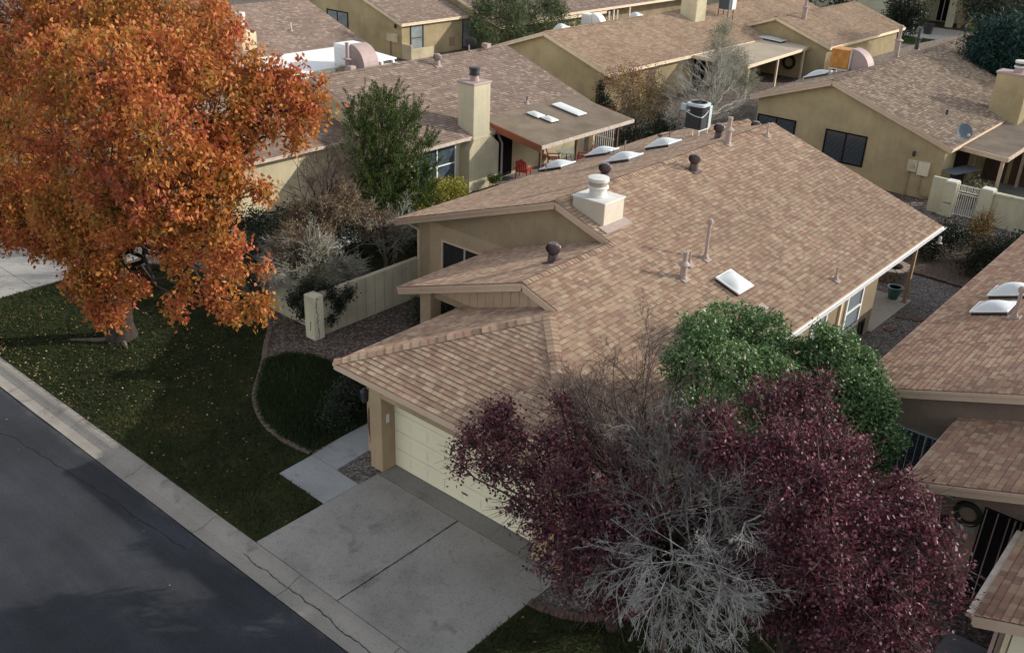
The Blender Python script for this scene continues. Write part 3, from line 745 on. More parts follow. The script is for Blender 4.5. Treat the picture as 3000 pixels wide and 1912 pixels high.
# rear step
xb, zb = -18.9, ZR-S*(18.9-16.158); YBB = 38.4
H.slope([(xb,YB+.01,zb),(XL1,YB+.01,zb-S*(xb-XL1)),(XL1,YBB,zb-S*(xb-XL1)),(xb,YBB,zb)], (XL1,0,zb-S*(xb-XL1)), (0,1,0), (Cc,0,S*Cc))
H.slope([(xb,YB-.3,zb),(xb,YBB,zb),(-14.9,YBB,zb-S*4.0),(-14.9,YB-.3,zb-S*4.0)], (-14.9,0,zb-S*4.0), (0,1,0), (-Cc,0,S*Cc))
rc = lambda a, b, d1, d2, **k: ridge_caps(H.cap_mb, a, b, d1, d2, **k)
DR, DL, DF = (Cc,0,-S*Cc), (-Cc,0,-S*Cc), (0,-Cc,-S*Cc)
rc((XR,Y1,ZR), (XR,YB,ZR), DR, DL); rc((X2,Y2,zs(X2)), (X2,Y1+.36,zs(X2)), DR, DL)
rc((xb,YB,zb), (xb,YBB,zb), DR, DL)
hd = lambda v, t: (Vector(v)-Vector(t)*Vector(v).dot(Vector(t))).normalized()
tl = Vector((X3-XL3, YH-YF, zs(X3)-ZE)).normalized(); tr = Vector((X3-XE, YH-YF, zs(X3)-ZE)).normalized()
rc((XL3,YF,ZE), (X3,YH,zs(X3)), hd(DF, tl), hd(DL, tl), step=.22, w=.17)
rc((XE,YF,ZE), (X3,YH,zs(X3)), hd(DR, tr), hd(DF, tr), step=.15, w=.17)
# fascias
H.fascia((XL1,Y1,ZR-S*(XR-XL1)), (XR,Y1,ZR), (0,1,0)); H.fascia((XR,Y1,ZR), (X2+.06,Y1,zs(X2+.06)), (0,1,0))
H.fascia((XL2,Y2,zs(X2)-S*(X2-XL2)), (X2,Y2,zs(X2)), (0,1,0)); H.fascia((X2,Y2,zs(X2)), (X3+.06,Y2,zs(X3+.06)), (0,1,0))
H.fascia((XL3,YF,ZE), (XE,YF,ZE), (0,1,0), .16, drop=.12); H.fascia((XE,YF,ZE), (XE,YB,ZE), (-1,0,0), .16, drop=.12)
for xl, ya, yb_, zz in ((XL1,Y1,YBB,ZR-S*(XR-XL1)), (XL2,Y2,Y1+.3,zs(X2)-S*(X2-XL2)), (XL3,YF,Y2+.3,ZE)):
    H.fascia((xl,ya,zz), (xl,yb_,zz), (1,0,0), .16, drop=.12)
H.fascia((XR,YB,ZR), (XE,YB,ZE), (0,-1,0)); H.fascia((XR,YB,ZR), (xb,YB,zb), (0,-1,0))
# gutter on the right eave
gm = MB(); H.guts.append(gm)
prof = [(.02,-.02),(.02,-.11),(.10,-.11),(.13,-.02),(.115,-.02),(.09,-.095),(.035,-.095),(.035,-.02)]
vs = [(XE+a+.02, y, ZE+b-.02) for y in (YF+.05, YB+.1) for a, b in prof]; n = len(prof)
gm.add(vs, [(i, (i+1) % n, n+(i+1) % n, n+i) for i in range(n)]+[tuple(range(n)), tuple(range(2*n-1, n-1, -1))])
# walls
W = H.wall_mb
YW1 = Y1+.36; u1 = .17
gable_wall(W, YW1, YW1+.18, [(-22.25,0),(-13.2,0),(-13.2,zs(-13.2)-u1),(XR,ZR-u1),(-22.25,ZR-S*(XR+22.25)-u1)])
W.box(-22.25,-22.07,YW1+.18,34.7,0,2.62)
W.box(-9.61,-9.43,14.05,30.3,0,2.55)
W.box(-12.6,-9.61,30.12,30.3,0,2.55)
W.box(-12.78,-12.6,30.12,34.7,0,2.9)
W.box(-22.07,-12.6,34.52,34.7,0,2.6)
gable_wall(W, 34.70, 34.78, [(-22.2,2.5),(-12.0,2.5),(-12.0,zs(-12.)-u1),(XR,ZR-u1),(-22.2,ZR-S*(XR+22.2)-u1)])
W.box(-16.12,-15.95,14.05,YW1,0,2.5)
W.box(-16.12,-15.55,13.87,14.05,0,2.5); 
W.box(-22.2,-15.2,37.9,38.05,0,2.55); W.box(-22.2,-22.05,34.8,37.9,0,2.55); W.box(-15.35,-15.2,34.8,37.9,0,2.55)
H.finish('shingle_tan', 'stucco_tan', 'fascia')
# gable wall recess panel and its dark window
pn = MB(); pn.box(-21.62,-18.2,YW1-.03,YW1-.003,0,2.90); pn.build('wall_panel', stucco('panel_stucco', (.54, .43, .285), .12), H.root)
window(H, (-21.0,YW1-.03,1.15), (1,0,0), 2.05, 1.25, 'fascia_cream', 'glass', 1, False, .06)
ds = MB(); ds.beam((-22.12,YW1-.06,0), (-22.12,YW1-.06,2.5), .09, .06); ds.beam((-22.12,YW1-.06,2.5), (-22.75,YW1-.06,2.62), .09, .06); ds.build('downspout', M['fascia_cream'], H.root)
# porch gable with vertical board siding
sd = MB(); x = -17.62
while x < -12.75:
    x1 = min(x+.292, -12.72)
    zt = lambda q: (zs(q) if q > X2 else zs(X2)-S*(X2-q))-.17
    if x < X2 < x1: x1 = X2
    top0, top1 = zt(x), zt(x1)
    if top1 > 2.9:
        sd.prism([(x+.006,17.70,2.86),(x1-.006,17.70,2.86),(x1-.006,17.70,max(2.87,top1)),(x+.006,17.70,max(2.87,top0))], (0,.05,0))
    x = x1
sd.build('siding', 'siding', H.root)
bk = MB(); gable_wall(bk, 17.752, 17.80, [(-17.6,2.84),(-12.7,2.84),(-12.7,zs(-12.7)-.18),(X2,zs(X2)-.18),(-17.6,zs(X2)-S*(X2+17.6)-.18)]); bk.build('siding_backing', M['siding'], H.root)
cl = MB(); cl.box(-18.05,-17.63,17.66,18.08,0,2.80); cl.build('porch_column', 'column', H.root)
pb = MB(); pb.box(-17.62,-16.13,17.81,17.95,2.60,2.84); pb.build('porch_beam', M['trim_tan'], H.root)
# garage front
gf = MB()
gf.box(-15.55,-15.12,13.45,14.05,0,2.5); gf.box(-10.30,-9.43,13.45,14.05,0,2.5); gf.box(-15.12,-10.30,13.45,14.05,2.14,2.5)
gf.build('garage_front', 'trim_tan', H.root, bevel=.012)
gd = MB(); gd.box(-15.12,-10.30,13.90,13.95,.01,2.14)
door = gd.build('garage_door', 'door_cream', H.root)
gp = MB()
for r_ in range(4):
    z0 = .03+r_*.53
    gp.box(-15.11,-10.31,13.880,13.898,z0+.006,z0+.514)
    for c_ in range(8):
        x0 = -15.06+c_*.592
        for (a, b, q, t) in ((x0+.06,x0+.532,z0+.10,z0+.42),):
            gp.prism([(a,13.880,q),(b,13.880,q),(b,13.880,t),(a,13.880,t)], (0,-.004,0))
            gp.prism([(a+.035,13.8755,q+.035),(b-.035,13.8755,q+.035),(b-.035,13.8755,t-.035),(a+.035,13.8755,t-.035)], (0,-.010,0))
gp.build('door_panel', 'door_cream', door, bevel=.006)
hn = MB(); hn.box(-12.8,-12.6,13.855,13.868,.32,.35); hn.build('handle', 'dark_metal', door)
pl = MB(); pl.box(-15.118,-15.105,13.60,13.70,1.38,1.62); pl.build('number_plate', 'plate', H.root, bevel=.01)
ln = MB(); ln.beam((-15.98,13.86,1.88), (-15.98,13.72,1.88), .03, .03); ln.lathe((-15.98,13.68,1.6), [(.05,0),(.09,.03),(.10,.26),(.12,.30),(.03,.40)], 8); ln.build('wall_lantern', 'dark_metal', H.root)
# hanging string of chiles
ch = MB(); 
for i in range(150):
    t = i/149; a = i*2.4; rr = .055+.05*math.sin(math.pi*min(1, t*1.1+.05)); z = 1.55-1.05*t
    c0 = Vector((-15.82+math.cos(a)*rr*.3, 13.76+math.sin(a)*rr*.3, z)); c1 = c0+Vector((math.cos(a)*rr*1.1, math.sin(a)*rr*1.1*.8, -.10))
    ch.tube([c0, (c0+c1)/2+Vector((0,0,.012)), c1], [.012,.02,.004], 5)
ch.tube([(-15.82,13.76,1.85),(-15.82,13.76,.5)], .006, 5)
tag(ch.build('chile_string', 'chile', None, at=(-15.82,13.76,1.6)), 'dark red string of dried chiles hanging beside the garage door', 'chile string')
# right wall windows
def win_pos_x(y0, y1, z0, z1, **k): return window(H, (-9.43, y0, z0), (0,1,0), y1-y0, z1-z0, **k)
win_pos_x(25.15,26.15,1.0,2.16, frame='white', glass='glass_pale', mullions=1, t=.07)
win_pos_x(27.75,28.95,.80,2.16, frame='white', glass='glass_pale', mullions=0, rails=1, t=.09, blinds=True)
dp = MB(); dp.box(-9.43,-9.36,27.15,27.28,0,2.5); dp.build('downspout', M['fascia_cream'], H.root)
pd = MB(); pd.beam((-9.40,29.28,.14),(-9.40,29.28,.68),.05,.05); pd.beam((-9.40,29.68,.14),(-9.40,29.68,.68),.05,.05); pd.beam((-9.40,29.25,.68),(-9.40,29.71,.68),.05,.05); pd.beam((-9.40,29.25,.12),(-9.40,29.71,.12),.05,.05)
f_ = pd.build('pet_door', 'dark_metal', H.root); pq = MB(); pq.box(-9.428,-9.415,29.3,29.66,.14,.66); pq.build('flap', 'glass', f_)
po = MB(); po.beam((-9.40,33.6,0.05),(-9.40,33.6,2.52),.11,.11); po.box(-9.50,-9.30,33.5,33.7,.0,.06); po.build('patio_post', 'wood_post', H.root)
sheet('side_patio', [(-12.6,30.31),(-9.30,30.31),(-9.25,33.95),(-12.6,33.95)], 'concrete_pale', -.03, .03)
# roof fittings
def P_r(x, y): return (x, y, zs(x))
def P_l(x, y): return (x, y, ZR-S*(XR-x))
turbine(H, P_l(-16.75,24.6), sx=-1); turbine(H, P_r(-15.41,27.86)); turbine(H, P_l(-17.0,32.3), sx=-1)
turbine(H, (-18.0,37.4,zb-S*.9), sx=1); turbine(H, (-14.68,19.4,zs(X2)-S*.62), sx=-1)
for (x, y) in ((-22.45,29.65), (-22.3,32.45), (-19.0,29.1), (-19.2,32.1)): skylight(H, P_l(x, y), .98, 1.15, S, -1, .20)
skylight(H, P_r(-11.16,23.25), .86, .84, S, 1, .13)
for (x, y, hh) in ((-23.0+.3,29.2,.38), (-22.4,30.6,.42), (-21.5,32.9,.4)): vent_pipe(H, P_l(x, y), hh, .03, sx=-1, boot=False)
vent_pipe(H, P_r(-15.97,31.1), .95, .075, cap='cone'); vent_pipe(H, P_r(-15.67,33.62), .5, .035)
vent_pipe(H, P_r(-12.29,23.55), 1.13, .05, cap='hood'); vent_pipe(H, P_r(-12.07,21.97), .78, .065, cap='cone'); vent_pipe(H, P_r(-12.35,22.75), .42, .028)
vent_pipe(H, P_r(-9.64,26.96), .42, .03)
fl = MB(); slope_plate(fl, P_r(-10.12,23.15), .34, S, 1, l=.30); fl.build('flashing', M['mauve'], H.root)
# chimney chase
cx0, cx1, cy0, cy1, ct = -15.80, -14.66, 21.67, 22.66, 5.20
cm = MB(); cm.box(cx0,cx1,cy0,cy1,4.42,ct)
chim = cm.build('chimney', simple('chimney_stucco', (.52, .47, .385), .8, .2, .08, 2, bmp=.01), H.root, bevel=.02)
cm = MB(); cm.box(cx0-.03,cx1+.03,cy0-.03,cy1+.03,ct+.002,ct+.05); cm.build('chimney_top', M['white_dirty'], chim, bevel=.01)
cm = MB(); vs=[]
slope_plate(cm, P_r(-14.55,22.14), 1.30, S, 1, l=.34); cm.build('flashing', M['vent_pink'], chim)
flue_cap(H, chim, (-15.25,22.12,ct+.05), .27, .56, M['white_dirty'], M['vent_pink'], M['white_dirty'])

# rooftop condenser on its stand
ac = empty('air_conditioner', (-19.4,35.0,ZR-S*(19.4-16.158)), 'dark square condenser unit on white legs on the middle roof', 'air conditioner')
ax, ay, az = -19.25, 34.6, 4.34; hw = .37; hgt = .95
m = MB(); r0 = .10
def rounded(z, hw=hw, r0=r0):
    return [(ax+sx*(hw-r0)+r0*math.cos(a), ay+sy*(hw-r0)+r0*math.sin(a), z) for sx, sy, a0 in ((1,1,0),(-1,1,90),(-1,-1,180),(1,-1,270)) for a in [R(a0+q) for q in (0,30,60,90)]]
m.prism(rounded(az), (0,0,hgt-.33)); m.build('condenser_body', 'grille', ac)
m = MB()
for i in range(38):                        # fins
    for pts in (rounded(az+.03+i*.0235, hw+.006),):
        for j in range(len(pts)): 
            a, b = pts[j], pts[(j+1) % len(pts)]; m.beam(a, b, .010, .007)
m.build('guard_fins', 'dark_metal', ac)
m = MB(); top = az+hgt; out = rounded(top, hw+.03); N = 32
ring = [(ax+.345*math.cos(2*math.pi*k/N), ay+.345*math.sin(2*math.pi*k/N)) for k in range(N)]
outer = []
for k in range(N):
    a = 2*math.pi*k/N; c, s_ = math.cos(a), math.sin(a); t = (hw+.03)/max(abs(c), abs(s_)); t = min(t, (hw+.03)*1.25); outer.append((ax+c*t, ay+s_*t))
vs = [(x,y,top+.07) for x,y in ring]+[(x,y,top+.05) for x,y in outer]+[(x,y,top-.05) for x,y in outer]+[(x,y,top-.30) for x,y in ring]
fs = []
for k in range(N):
    j = (k+1) % N; fs += [(k, N+k, N+j, j), (N+k, 2*N+k, 2*N+j, N+j)]
m.add(vs, fs); m.build('top_cover', 'paleblue', ac)
m = MB(); m.add([(x*1.0,y,top+.062) for x,y in ring]+[(x,y,top-.30) for x,y in ring], [(N+k, k, (k+1) % N, N+(k+1) % N) for k in range(N)]); m.build('fan_shroud', 'dark_metal', ac)
m = MB(); m.lathe((ax,ay,top+.002), [(.34,-.3),(.34,-.296)], 24); m.build('fan_well', 'black', ac)
m = MB()
for k in range(4):
    a = k*math.pi/2+.4; d_ = Vector((math.cos(a), math.sin(a), 0)); s_ = Vector((-d_.y, d_.x, 0)); c_ = Vector((ax,ay,top+.012))
    m.add([c_+d_*.05-s_*.03, c_+d_*.29-s_*.08+Vector((0,0,.03)), c_+d_*.29+s_*.08, c_+d_*.05+s_*.03], [(0,1,2,3)])
m.lathe((ax,ay,top+.004), [(.06,0),(.05,.03)], 12)
for k in range(4): m.beam((ax,ay,top+.055), (ax+.34*math.cos(k*math.pi/2), ay+.34*math.sin(k*math.pi/2), top+.06), .012, .012)
m.build('fan', 'dark_metal', ac)
m = MB(); m.box(ax+hw+.008,ax+hw+.04,ay+.20,ay+hw+.04,az+.02,top-.05); m.build('service_panel', 'paleblue', ac, bevel=.01)
m = MB(); m.box(ax-hw-.16,ax-hw+.06,ay-hw-.14,ay-hw-.02,top-.24,top+.02); m.build('disconnect_box', simple('disconnect_paint', (.34,.42,.45), .5, .3, .05), ac, bevel=.012)
m = MB(); pts = []
for i in range(25):
    t = i/24; 
    if t < .5: x_, y_ = ax-hw+.02+(2*hw)*t*2, ay-hw-.05
    else: x_, y_ = ax+hw+.05, ay-hw-.05+(2*hw-.25)*(t-.5)*2
    pts.append((x_, y_, top-.16-.26*math.sin(math.pi*(.12+t*.80))))
m.tube(pts, .022, 8); m.build('conduit', 'paleblue', ac, smooth=True)
m = MB(); m.box(ax-.30,ax-.16,ay-hw-.016,ay-hw-.009,top-.27,top-.21); m.build('badge', 'plate', ac)
for sx in (-1, 1):
    MB().beam((ax+sx*.33,ay-.42,az-.03), (ax+sx*.33,ay+.42,az-.03), .05, .05).build('stand_rail', 'white_dirty', ac)
    for sy in (-1, 1):
        lx, ly = ax+sx*.33, ay+sy*.33; lz = ZR-S*(XR-lx); MB().beam((lx,ly,lz+.01), (lx,ly,az-.055), .035, .035).box(lx-.05,lx+.05,ly-.05,ly+.05,lz+.0,lz+.03).build('leg', 'white_dirty', ac)
m = MB(); m.tube([(ax-.55,ay-.5,top-.25),(ax-.56,ay-.5,4.5),(ax-.62,ay-.55,4.2),(ax-.8,ay-.75,4.05),(ax-1.05,ay-1.0,3.95)], .018, 6); 
m.tube([(ax-.85,ay-.6,3.55),(ax-.85,ay-.6,4.35)], .016, 6); m.box(ax-1.15,ax-.98,ay-1.06,ay-.98,3.92,4.02); m.tube([(ax-1.06,ay-1.02,3.5),(ax-1.06,ay-1.02,3.95)], .014, 6)
m.build('cable', simple('brown_cable', (.16,.09,.07), .6), ac)

# ------------------------------------------------------------------ neighbour with the tall chimney (behind left)
C = House('chimney_house', (-33,33,0), 'brown shingled house with a tall stucco chimney and a flat patio roof')
CX, CZ, CE = -35.1, 4.72, -28.85; CEZ = CZ-S*(CE-CX); CY0, CY1 = 27.6, 41.0
gable_roof(C, CX, CZ, -42.0, CE, CY0, CY1, .165)
C2X = -37.1; C2Z = CZ-S*2.0; C2E = -32.45; C2EZ = C2Z-S*(C2E-C2X)
gable_roof(C, C2X, C2Z, -42.0, C2E, 19.2, CY0+.36, .165)
C.fascia((CE,CY0,CEZ), (CX,CY0,CZ), (0,1,0)); C.fascia((CX,CY0,CZ), (C2X-.05,CY0,C2Z), (0,1,0)); C.fascia((CX,CY1,CZ), (CE,CY1,CEZ), (0,-1,0))
C.fascia((CE,CY0,CEZ), (CE,CY1,CEZ), (-1,0,0), .16, drop=.12); C.fascia((C2E,19.2,C2EZ), (C2E,CY0,C2EZ), (-1,0,0), .16, drop=.12); C.fascia((C2E,19.2,C2EZ), (C2X,19.2,C2Z), (0,1,0))
C.gutter(CE+.02,CE+.13,27.7,31.35,CEZ-.13,CEZ-.03); C.gutter(C2E+.02,C2E+.13,19.3,27.5,C2EZ-.13,C2EZ-.03)
W = C.wall_mb
CW = -29.30
gable_wall(W, 27.95, 28.1, [(CW,0),(CW,CEZ-S*(CW-CE)-.16),(CX,CZ-.17),(-41.6,CZ-S*6.5-.17),(-41.6,0)])
W.box(CW-.15,CW,28.1,40.7,0,2.55); W.box(-41.6,CW,40.7,40.85,0,2.55)
gable_wall(W, 40.85, 40.9, [(CW,2.5),(CW,CEZ-S*(CW-CE)-.16),(CX,CZ-.17),(-41.6,CZ-S*6.5-.17),(-41.6,2.5)])
W.box(C2E-.5,C2E-.35,19.6,27.95,0,2.42)
gable_wall(W, 19.55, 19.6, [(C2E-.35,0),(C2E-.35,2.4),(C2X,C2Z-.17),(-41.6,2.4),(-41.6,0)])
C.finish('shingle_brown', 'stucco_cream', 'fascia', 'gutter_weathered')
window(C, (CW,28.55,.60), (0,1,0), 2.35, 1.66, 'white', 'glass_blue', 1, False, .07, 1)
ds = MB(); ds.tube([(CE-.02,33.35,2.45),(CE+.02,33.42,2.2),(CW+.62,33.46,1.95),(CW+.62,33.46,0)], .05, 8); ds.build('downspout', simple('lilac_downspout', (.42,.38,.40), .5), C.root, smooth=True)
cm = MB(); cm.box(-29.75,-28.78,31.55,32.66,2.0,4.84); chc = cm.build('chimney', stucco('chimney_house_stucco', (.66,.61,.45), .12), C.root, bevel=.03)
cm = MB(); cm.box(-29.80,-28.74,31.50,32.71,4.842,4.93); cm.build('chimney_top', M['mauve'], chc, bevel=.02)
cm = MB(); cm.box(-29.3,-28.70,31.25,33.25,0,2.0)
cm.prism([(-28.70,31.25,2.0),(-28.70,33.25,2.0),(-28.70,32.70,2.45),(-28.70,31.55,2.45)], (-.6,0,0)); cm.build('chimney_base', M['stucco_cream'], chc)
flue_cap(C, chc, (-29.27,32.1,4.93), .215, .60, M['mauve'], M['dark_metal'], M['dark_metal'])
turbine(C, (-34.35,34.9,CZ-S*.75), 'vent_pink', 1.05)
# patio roof
px0, px1, py0, py1 = -29.85, -26.1, 33.2, 40.5
zr_ = lambda x: 2.97-(x-px0)*.147
pr = MB()
n_ = 5
for i in range(n_):
    ya, yb_ = py0+(py1-py0)*i/n_, py0+(py1-py0)*(i+1)/n_
    t0 = .004*(i % 2)
    pr.add([(px0,ya,zr_(px0)+t0),(px1,ya,zr_(px1)+t0),(px1,yb_,zr_(px1)+t0),(px0,yb_,zr_(px0)+t0)], [(0,1,2,3)])
pr.prism([(px0,py0,zr_(px0)-.006),(px1,py0,zr_(px1)-.006),(px1,py1,zr_(px1)-.006),(px0,py1,zr_(px0)-.006)], (0,0,-.10))
prf = pr.build('patio_roof', 'rolled', C.root)
fb = MB(); fb.beam((px0+.75,py0-.03,zr_(px0+.75)-.17),(px1,py0-.03,zr_(px1)-.17),.05,.32); fb.build('fascia', M['fascia_rust'], prf)
fb = MB(); fb.beam((px1+.03,py0-.05,zr_(px1)-.09),(px1+.03,py1,zr_(px1)-.09),.05,.17); fb.build('gutter', M['gutter_weathered'], prf)
for y in (33.5, 36.2, 39.6): MB().beam((-26.4,y,0),(-26.4,y,2.25),.10,.10).build('patio_post', 'wood_dark', C.root)
skylight(C, (-28.75,35.95,zr_(-28.75)-.03), .58, .70, .147, 1, .07); skylight(C, (-28.0,36.1,zr_(-28.0)-.03), .56, .66, .147, 1, .07); skylight(C, (-28.45,38.2,zr_(-28.45)-.03), .70, 1.7, .147, 1, .03)
vent_pipe(C, (-30.1,36.9,CEZ+S*1.25), .34, .035, 'dark_metal')
pw = MB(); pw.box(-29.28,-29.26,33.6,34.9,.05,2.2); pw.build('patio_door', 'black', C.root)
# roof skylight on the low front part seen through the orange leaves, small box vent on the ridge
skylight(C, (-34.3,22.5,C2Z-S*2.8), .9, .9, S, 1, .15)
bv = MB(); bv.box(-35.5,-35.2,30.0,30.35,CZ-.02,CZ+.16); bv.build('box_vent', 'vent_pink', C.root, bevel=.03)

# patio furniture
def adirondack(loc, rz, label):
    t = empty('patio_chair', loc, label, 'chair', 'red chairs on the covered patio'); x, y, z = loc
    s = MB(); 
    for i in range(5): s.box(x-.25,x+.25,y-.28+i*.11,y-.19+i*.11,z+.34+.02*(4-i)*-.5+.04,z+.36+.02*(4-i)*-.5+.04)
    s.build('seat', 'red_chair', t)
    b = MB()
    for i in range(5):
        xx = x-.22+i*.11; hh = .95+.06*(2-abs(i-2)); b.beam((xx,y+.24,z+.36),(xx,y+.46,z+hh),.095,.02,up=(0,1,0))
    b.build('backrest', 'red_chair', t)
    for sx in (-1, 1):
        a = MB(); a.box(x+sx*.30-.055,x+sx*.30+.055,y-.30,y+.38,z+.54,z+.565); a.build('armrest', 'red_chair', t)
        for dy in (-.25, .30):
            l = MB(); l.beam((x+sx*.28,y+dy,z),(x+sx*.28,y+dy,z+.54),.05,.05); l.build('leg', 'red_chair', t)
    t.rotation_euler = (0,0,rz); return t
ch0 = adirondack((-28.45,34.85,0), R(200), 'red slatted patio chair nearest the tall chimney')
copy_thing(ch0, (-28.75,37.6,0), R(130), 'red patio chair left of the round glass table'); copy_thing(ch0, (-27.9,38.9,0), R(-60), 'red patio chair right of the round glass table')
tb = empty('patio_table', (-28.35,38.1,0), 'round glass patio table between red chairs', 'table')
m = MB(); m.lathe((-28.35,38.1,.72), [(.52,0),(.53,.012),(.52,.024)], 28); m.build('tabletop', simple('glass_tabletop', (.30,.36,.33), .1, .6), tb)
for k_ in range(4):
    a = k_*math.pi/2+.6; m = MB(); m.tube([(-28.35+.15*math.cos(a),38.1+.15*math.sin(a),.71),(-28.35+.38*math.cos(a),38.1+.38*math.sin(a),0)], .015, 6); m.build('leg', 'dark_metal', tb)
gt = empty('yard_gate', (-28.3,41.0,0), 'cream iron gate behind the covered patio', 'gate')
m = MB(); m.box(-29.05,-28.80,40.92,41.1,0,2.0); m.build('gate_post', M['fascia_cream'], gt)
m = MB()
for i in range(10): m.beam((-28.74+i*.13,41.0,.05),(-28.74+i*.13,41.0,1.75),.022,.022)
for z in (.1, 1.0, 1.75): m.beam((-28.8,41.0,z),(-27.5,41.0,z),.03,.03)
m.build('bars', M['iron_white'], gt)

yl = [(-29.2,21.0),(-24.9,17.6),(-22.35,17.6),(-22.35,37),(-29.2,33.0)]
l = MB(); l.prism([(x,y,-.03) for x,y in yl], (0,0,.045)); struct(l.build('yard_lawn', 'lawn'))
grass('grass', yl, 16000, 'grass', 'dark shaded lawn behind the courtyard wall', z=.015, h=(.04,.10))
sheet('covered_patio', [(-29.25,33.2),(-25.9,33.2),(-25.9,41),(-29.25,41)], 'concrete_dark', -.03, .02)

# ------------------------------------------------------------------ right neighbour (stepped roofs at the right edge)
B = House('stepped_house', (0,25,0), 'reddish shingled house at the right edge with stepped gables')
BX, BE = .6, -6.72; BZE = 2.62; BZ = BZE+S*(BX-BE); BY0 = 21.3
gable_roof(B, BX, BZ, BE, 6.5, BY0, 42.0)
B2X, B2E = 3.0, -4.25; B2Z = BZE+S*(B2X-B2E); gable_roof(B, B2X, B2Z, B2E, 7.5, 18.2, BY0+.4)
B3X, B3E = 5.2, -1.87; B3Z = BZE+S*(B3X-B3E); gable_roof(B, B3X, B3Z, B3E, 9.5, 15.0, 18.2+.4)
for (xr, zr, xe, y) in ((BX,BZ,BE,BY0), (B2X,B2Z,B2E,18.2), (B3X,B3Z,B3E,15.0)):
    B.fascia((xe,y,BZE), (xr,y,zr), (0,1,0), .22)
    B.fascia((xe,y,BZE), (xe,y+(3.2 if y < 20 else 20.6),BZE), (1,0,0), .16, drop=.12)
B.gutter(B3E-.13,B3E-.02,15.05,18.1,BZE-.12,BZE-.02)
W = B.wall_mb
gable_wall(W, 21.65, 21.8, [(-6.3,0),(-6.3,2.6),(BX,BZ-.17),(6.3,0)])
W.box(-6.3,-6.15,21.8,41.6,0,2.55)
gable_wall(W, 18.85, 19.0, [(-3.35,0),(-3.35,2.72),(B2X,B2Z-.17),(6.3,0)])
W.box(-3.35,-3.2,19.0,21.65,0,2.6)
W.box(-1.45,6.3,15.35,15.5,0,2.55); W.box(-1.45,-1.3,15.5,18.85,0,2.5)
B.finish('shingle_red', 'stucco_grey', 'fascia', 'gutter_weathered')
wn = window(B, (-5.85,21.65,.55), (1,0,0), 2.1, 1.38, 'galv', 'glass', 1, True, .05, name='barred_window')
m = MB()
for i in range(13): m.beam((-5.8+i*.166,21.55,.55),(-5.8+i*.166,21.55,1.93),.016,.016)
m.beam((-5.85,21.55,1.92),(-3.75,21.55,1.92),.035,.035); m.beam((-5.85,21.55,.57),(-3.75,21.55,.57),.03,.03); m.beam((-4.8,21.54,.56),(-4.8,21.54,1.92),.05,.03)
m.build('security_bars', M['paleblue'], wn)
dr = MB(); dr.box(-2.75,-1.5,18.825,18.848,.05,2.36); sdr = dr.build('security_door', 'black', B.root)
m = MB()
for i in range(6): m.beam((-2.7+i*.22,18.81,.05),(-2.7+i*.22,18.81,2.34),.02,.02)
m.beam((-2.14,18.80,.05),(-2.14,18.80,2.34),.07,.03); m.build('bars', M['mauve'], sdr); m = MB(); m.box(-2.02,-1.94,18.79,18.82,1.1,1.22); m.build('lock', 'galv', sdr)
ds = MB(); ds.beam((-1.50,15.30,0),(-1.50,15.30,2.45),.08,.06); ds.build('downspout', M['mauve'], B.root)
gpnl = MB(); gpnl.box(-1.36,-1.28,15.3,15.346,0,2.45); gpnl.build('corner_trim', M['stucco_cream'], B.root)
fw = MB(); fw.box(-1.25,6.2,15.33,15.347,0.02,2.4); fw.build('garage_door', M['door_cream'], B.root)
wr = MB(); pts = [(-3.02+.24*math.cos(a),18.80,2.06+.24*math.sin(a)) for a in np.linspace(0, 2*math.pi, 25)]; wr.tube(pts, .055, 7)
wreath = empty('wreath', (-3.02,18.80,2.06), 'dark round wreath with a pale centre by the security door', 'wreath')
wr.build('wreath_ring', M['leaf_dark'], wreath); wr = MB(); wr.lathe((-3.02,18.82,2.06), [(.15,0),(.15,.015)], 20, axis=(0,-1,0)); wr.build('wreath_disc', M['stucco_grey'], wreath)
plq = MB(); plq.box(-3.2,-2.82,18.82,18.846,1.62,1.78); tag(plq.build('wall_plaque', simple('plaque_grey', (.26,.27,.26), .7), None, at=(-3,18.83,1.7)), 'small grey plaque below the wreath beside the security door', 'plaque')
zB = lambda x: BZE+S*(x-BE)
skylight(B, (-5.2,29.0,zB(-5.2)), 1.0, 1.1, S, -1, .20); skylight(B, (-5.25,27.4,zB(-5.25)), .95, 1.0, S, -1, .14)
vent_pipe(B, (-4.6,26.75,zB(-4.6)), .82, .05, cap='hood', sx=-1)

# ------------------------------------------------------------------ right rear neighbour (gable with dark blinds window)
G = House('gabled_house', (-17,56,0), 'tan gabled house behind with dark blinds windows and a satellite dish')
GX, GZ, GL, GR_, GY0, GY1 = -18.55, 4.82, -22.75, -12.35, 46.1, 70.3
gable_roof(G, GX, GZ, GL, GR_, GY0, GY1, .15)
zG = lambda x: GZ-S*abs(x-GX)
G.fascia((GL,GY0,zG(GL)), (GX,GY0,GZ), (0,1,0), .24); G.fascia((GX,GY0,GZ), (GR_,GY0,zG(GR_)), (0,1,0), .24)
G.fascia((GR_,GY0,zG(GR_)), (GR_,GY1,zG(GR_)), (-1,0,0), .16, drop=.12); G.fascia((GL,GY0,zG(GL)), (GL,GY1,zG(GL)), (1,0,0), .16, drop=.12)
W = G.wall_mb
gable_wall(W, 46.5, 46.65, [(-22.42,0),(-22.42,zG(-22.42)-.17),(GX,GZ-.17),(-12.72,zG(-12.72)-.17),(-12.72,0)])
W.box(-12.87,-12.72,46.65,70,0,2.5); W.box(-22.42,-22.27,46.65,69.9,0,3.2); gable_wall(W, 69.9, 70, [(-22.42,0),(-22.42,zG(-22.42)-.17),(GX,GZ-.17),(-12.72,zG(-12.72)-.17),(-12.72,0)])
G.finish('shingle_olive', 'stucco_gold', 'fascia')
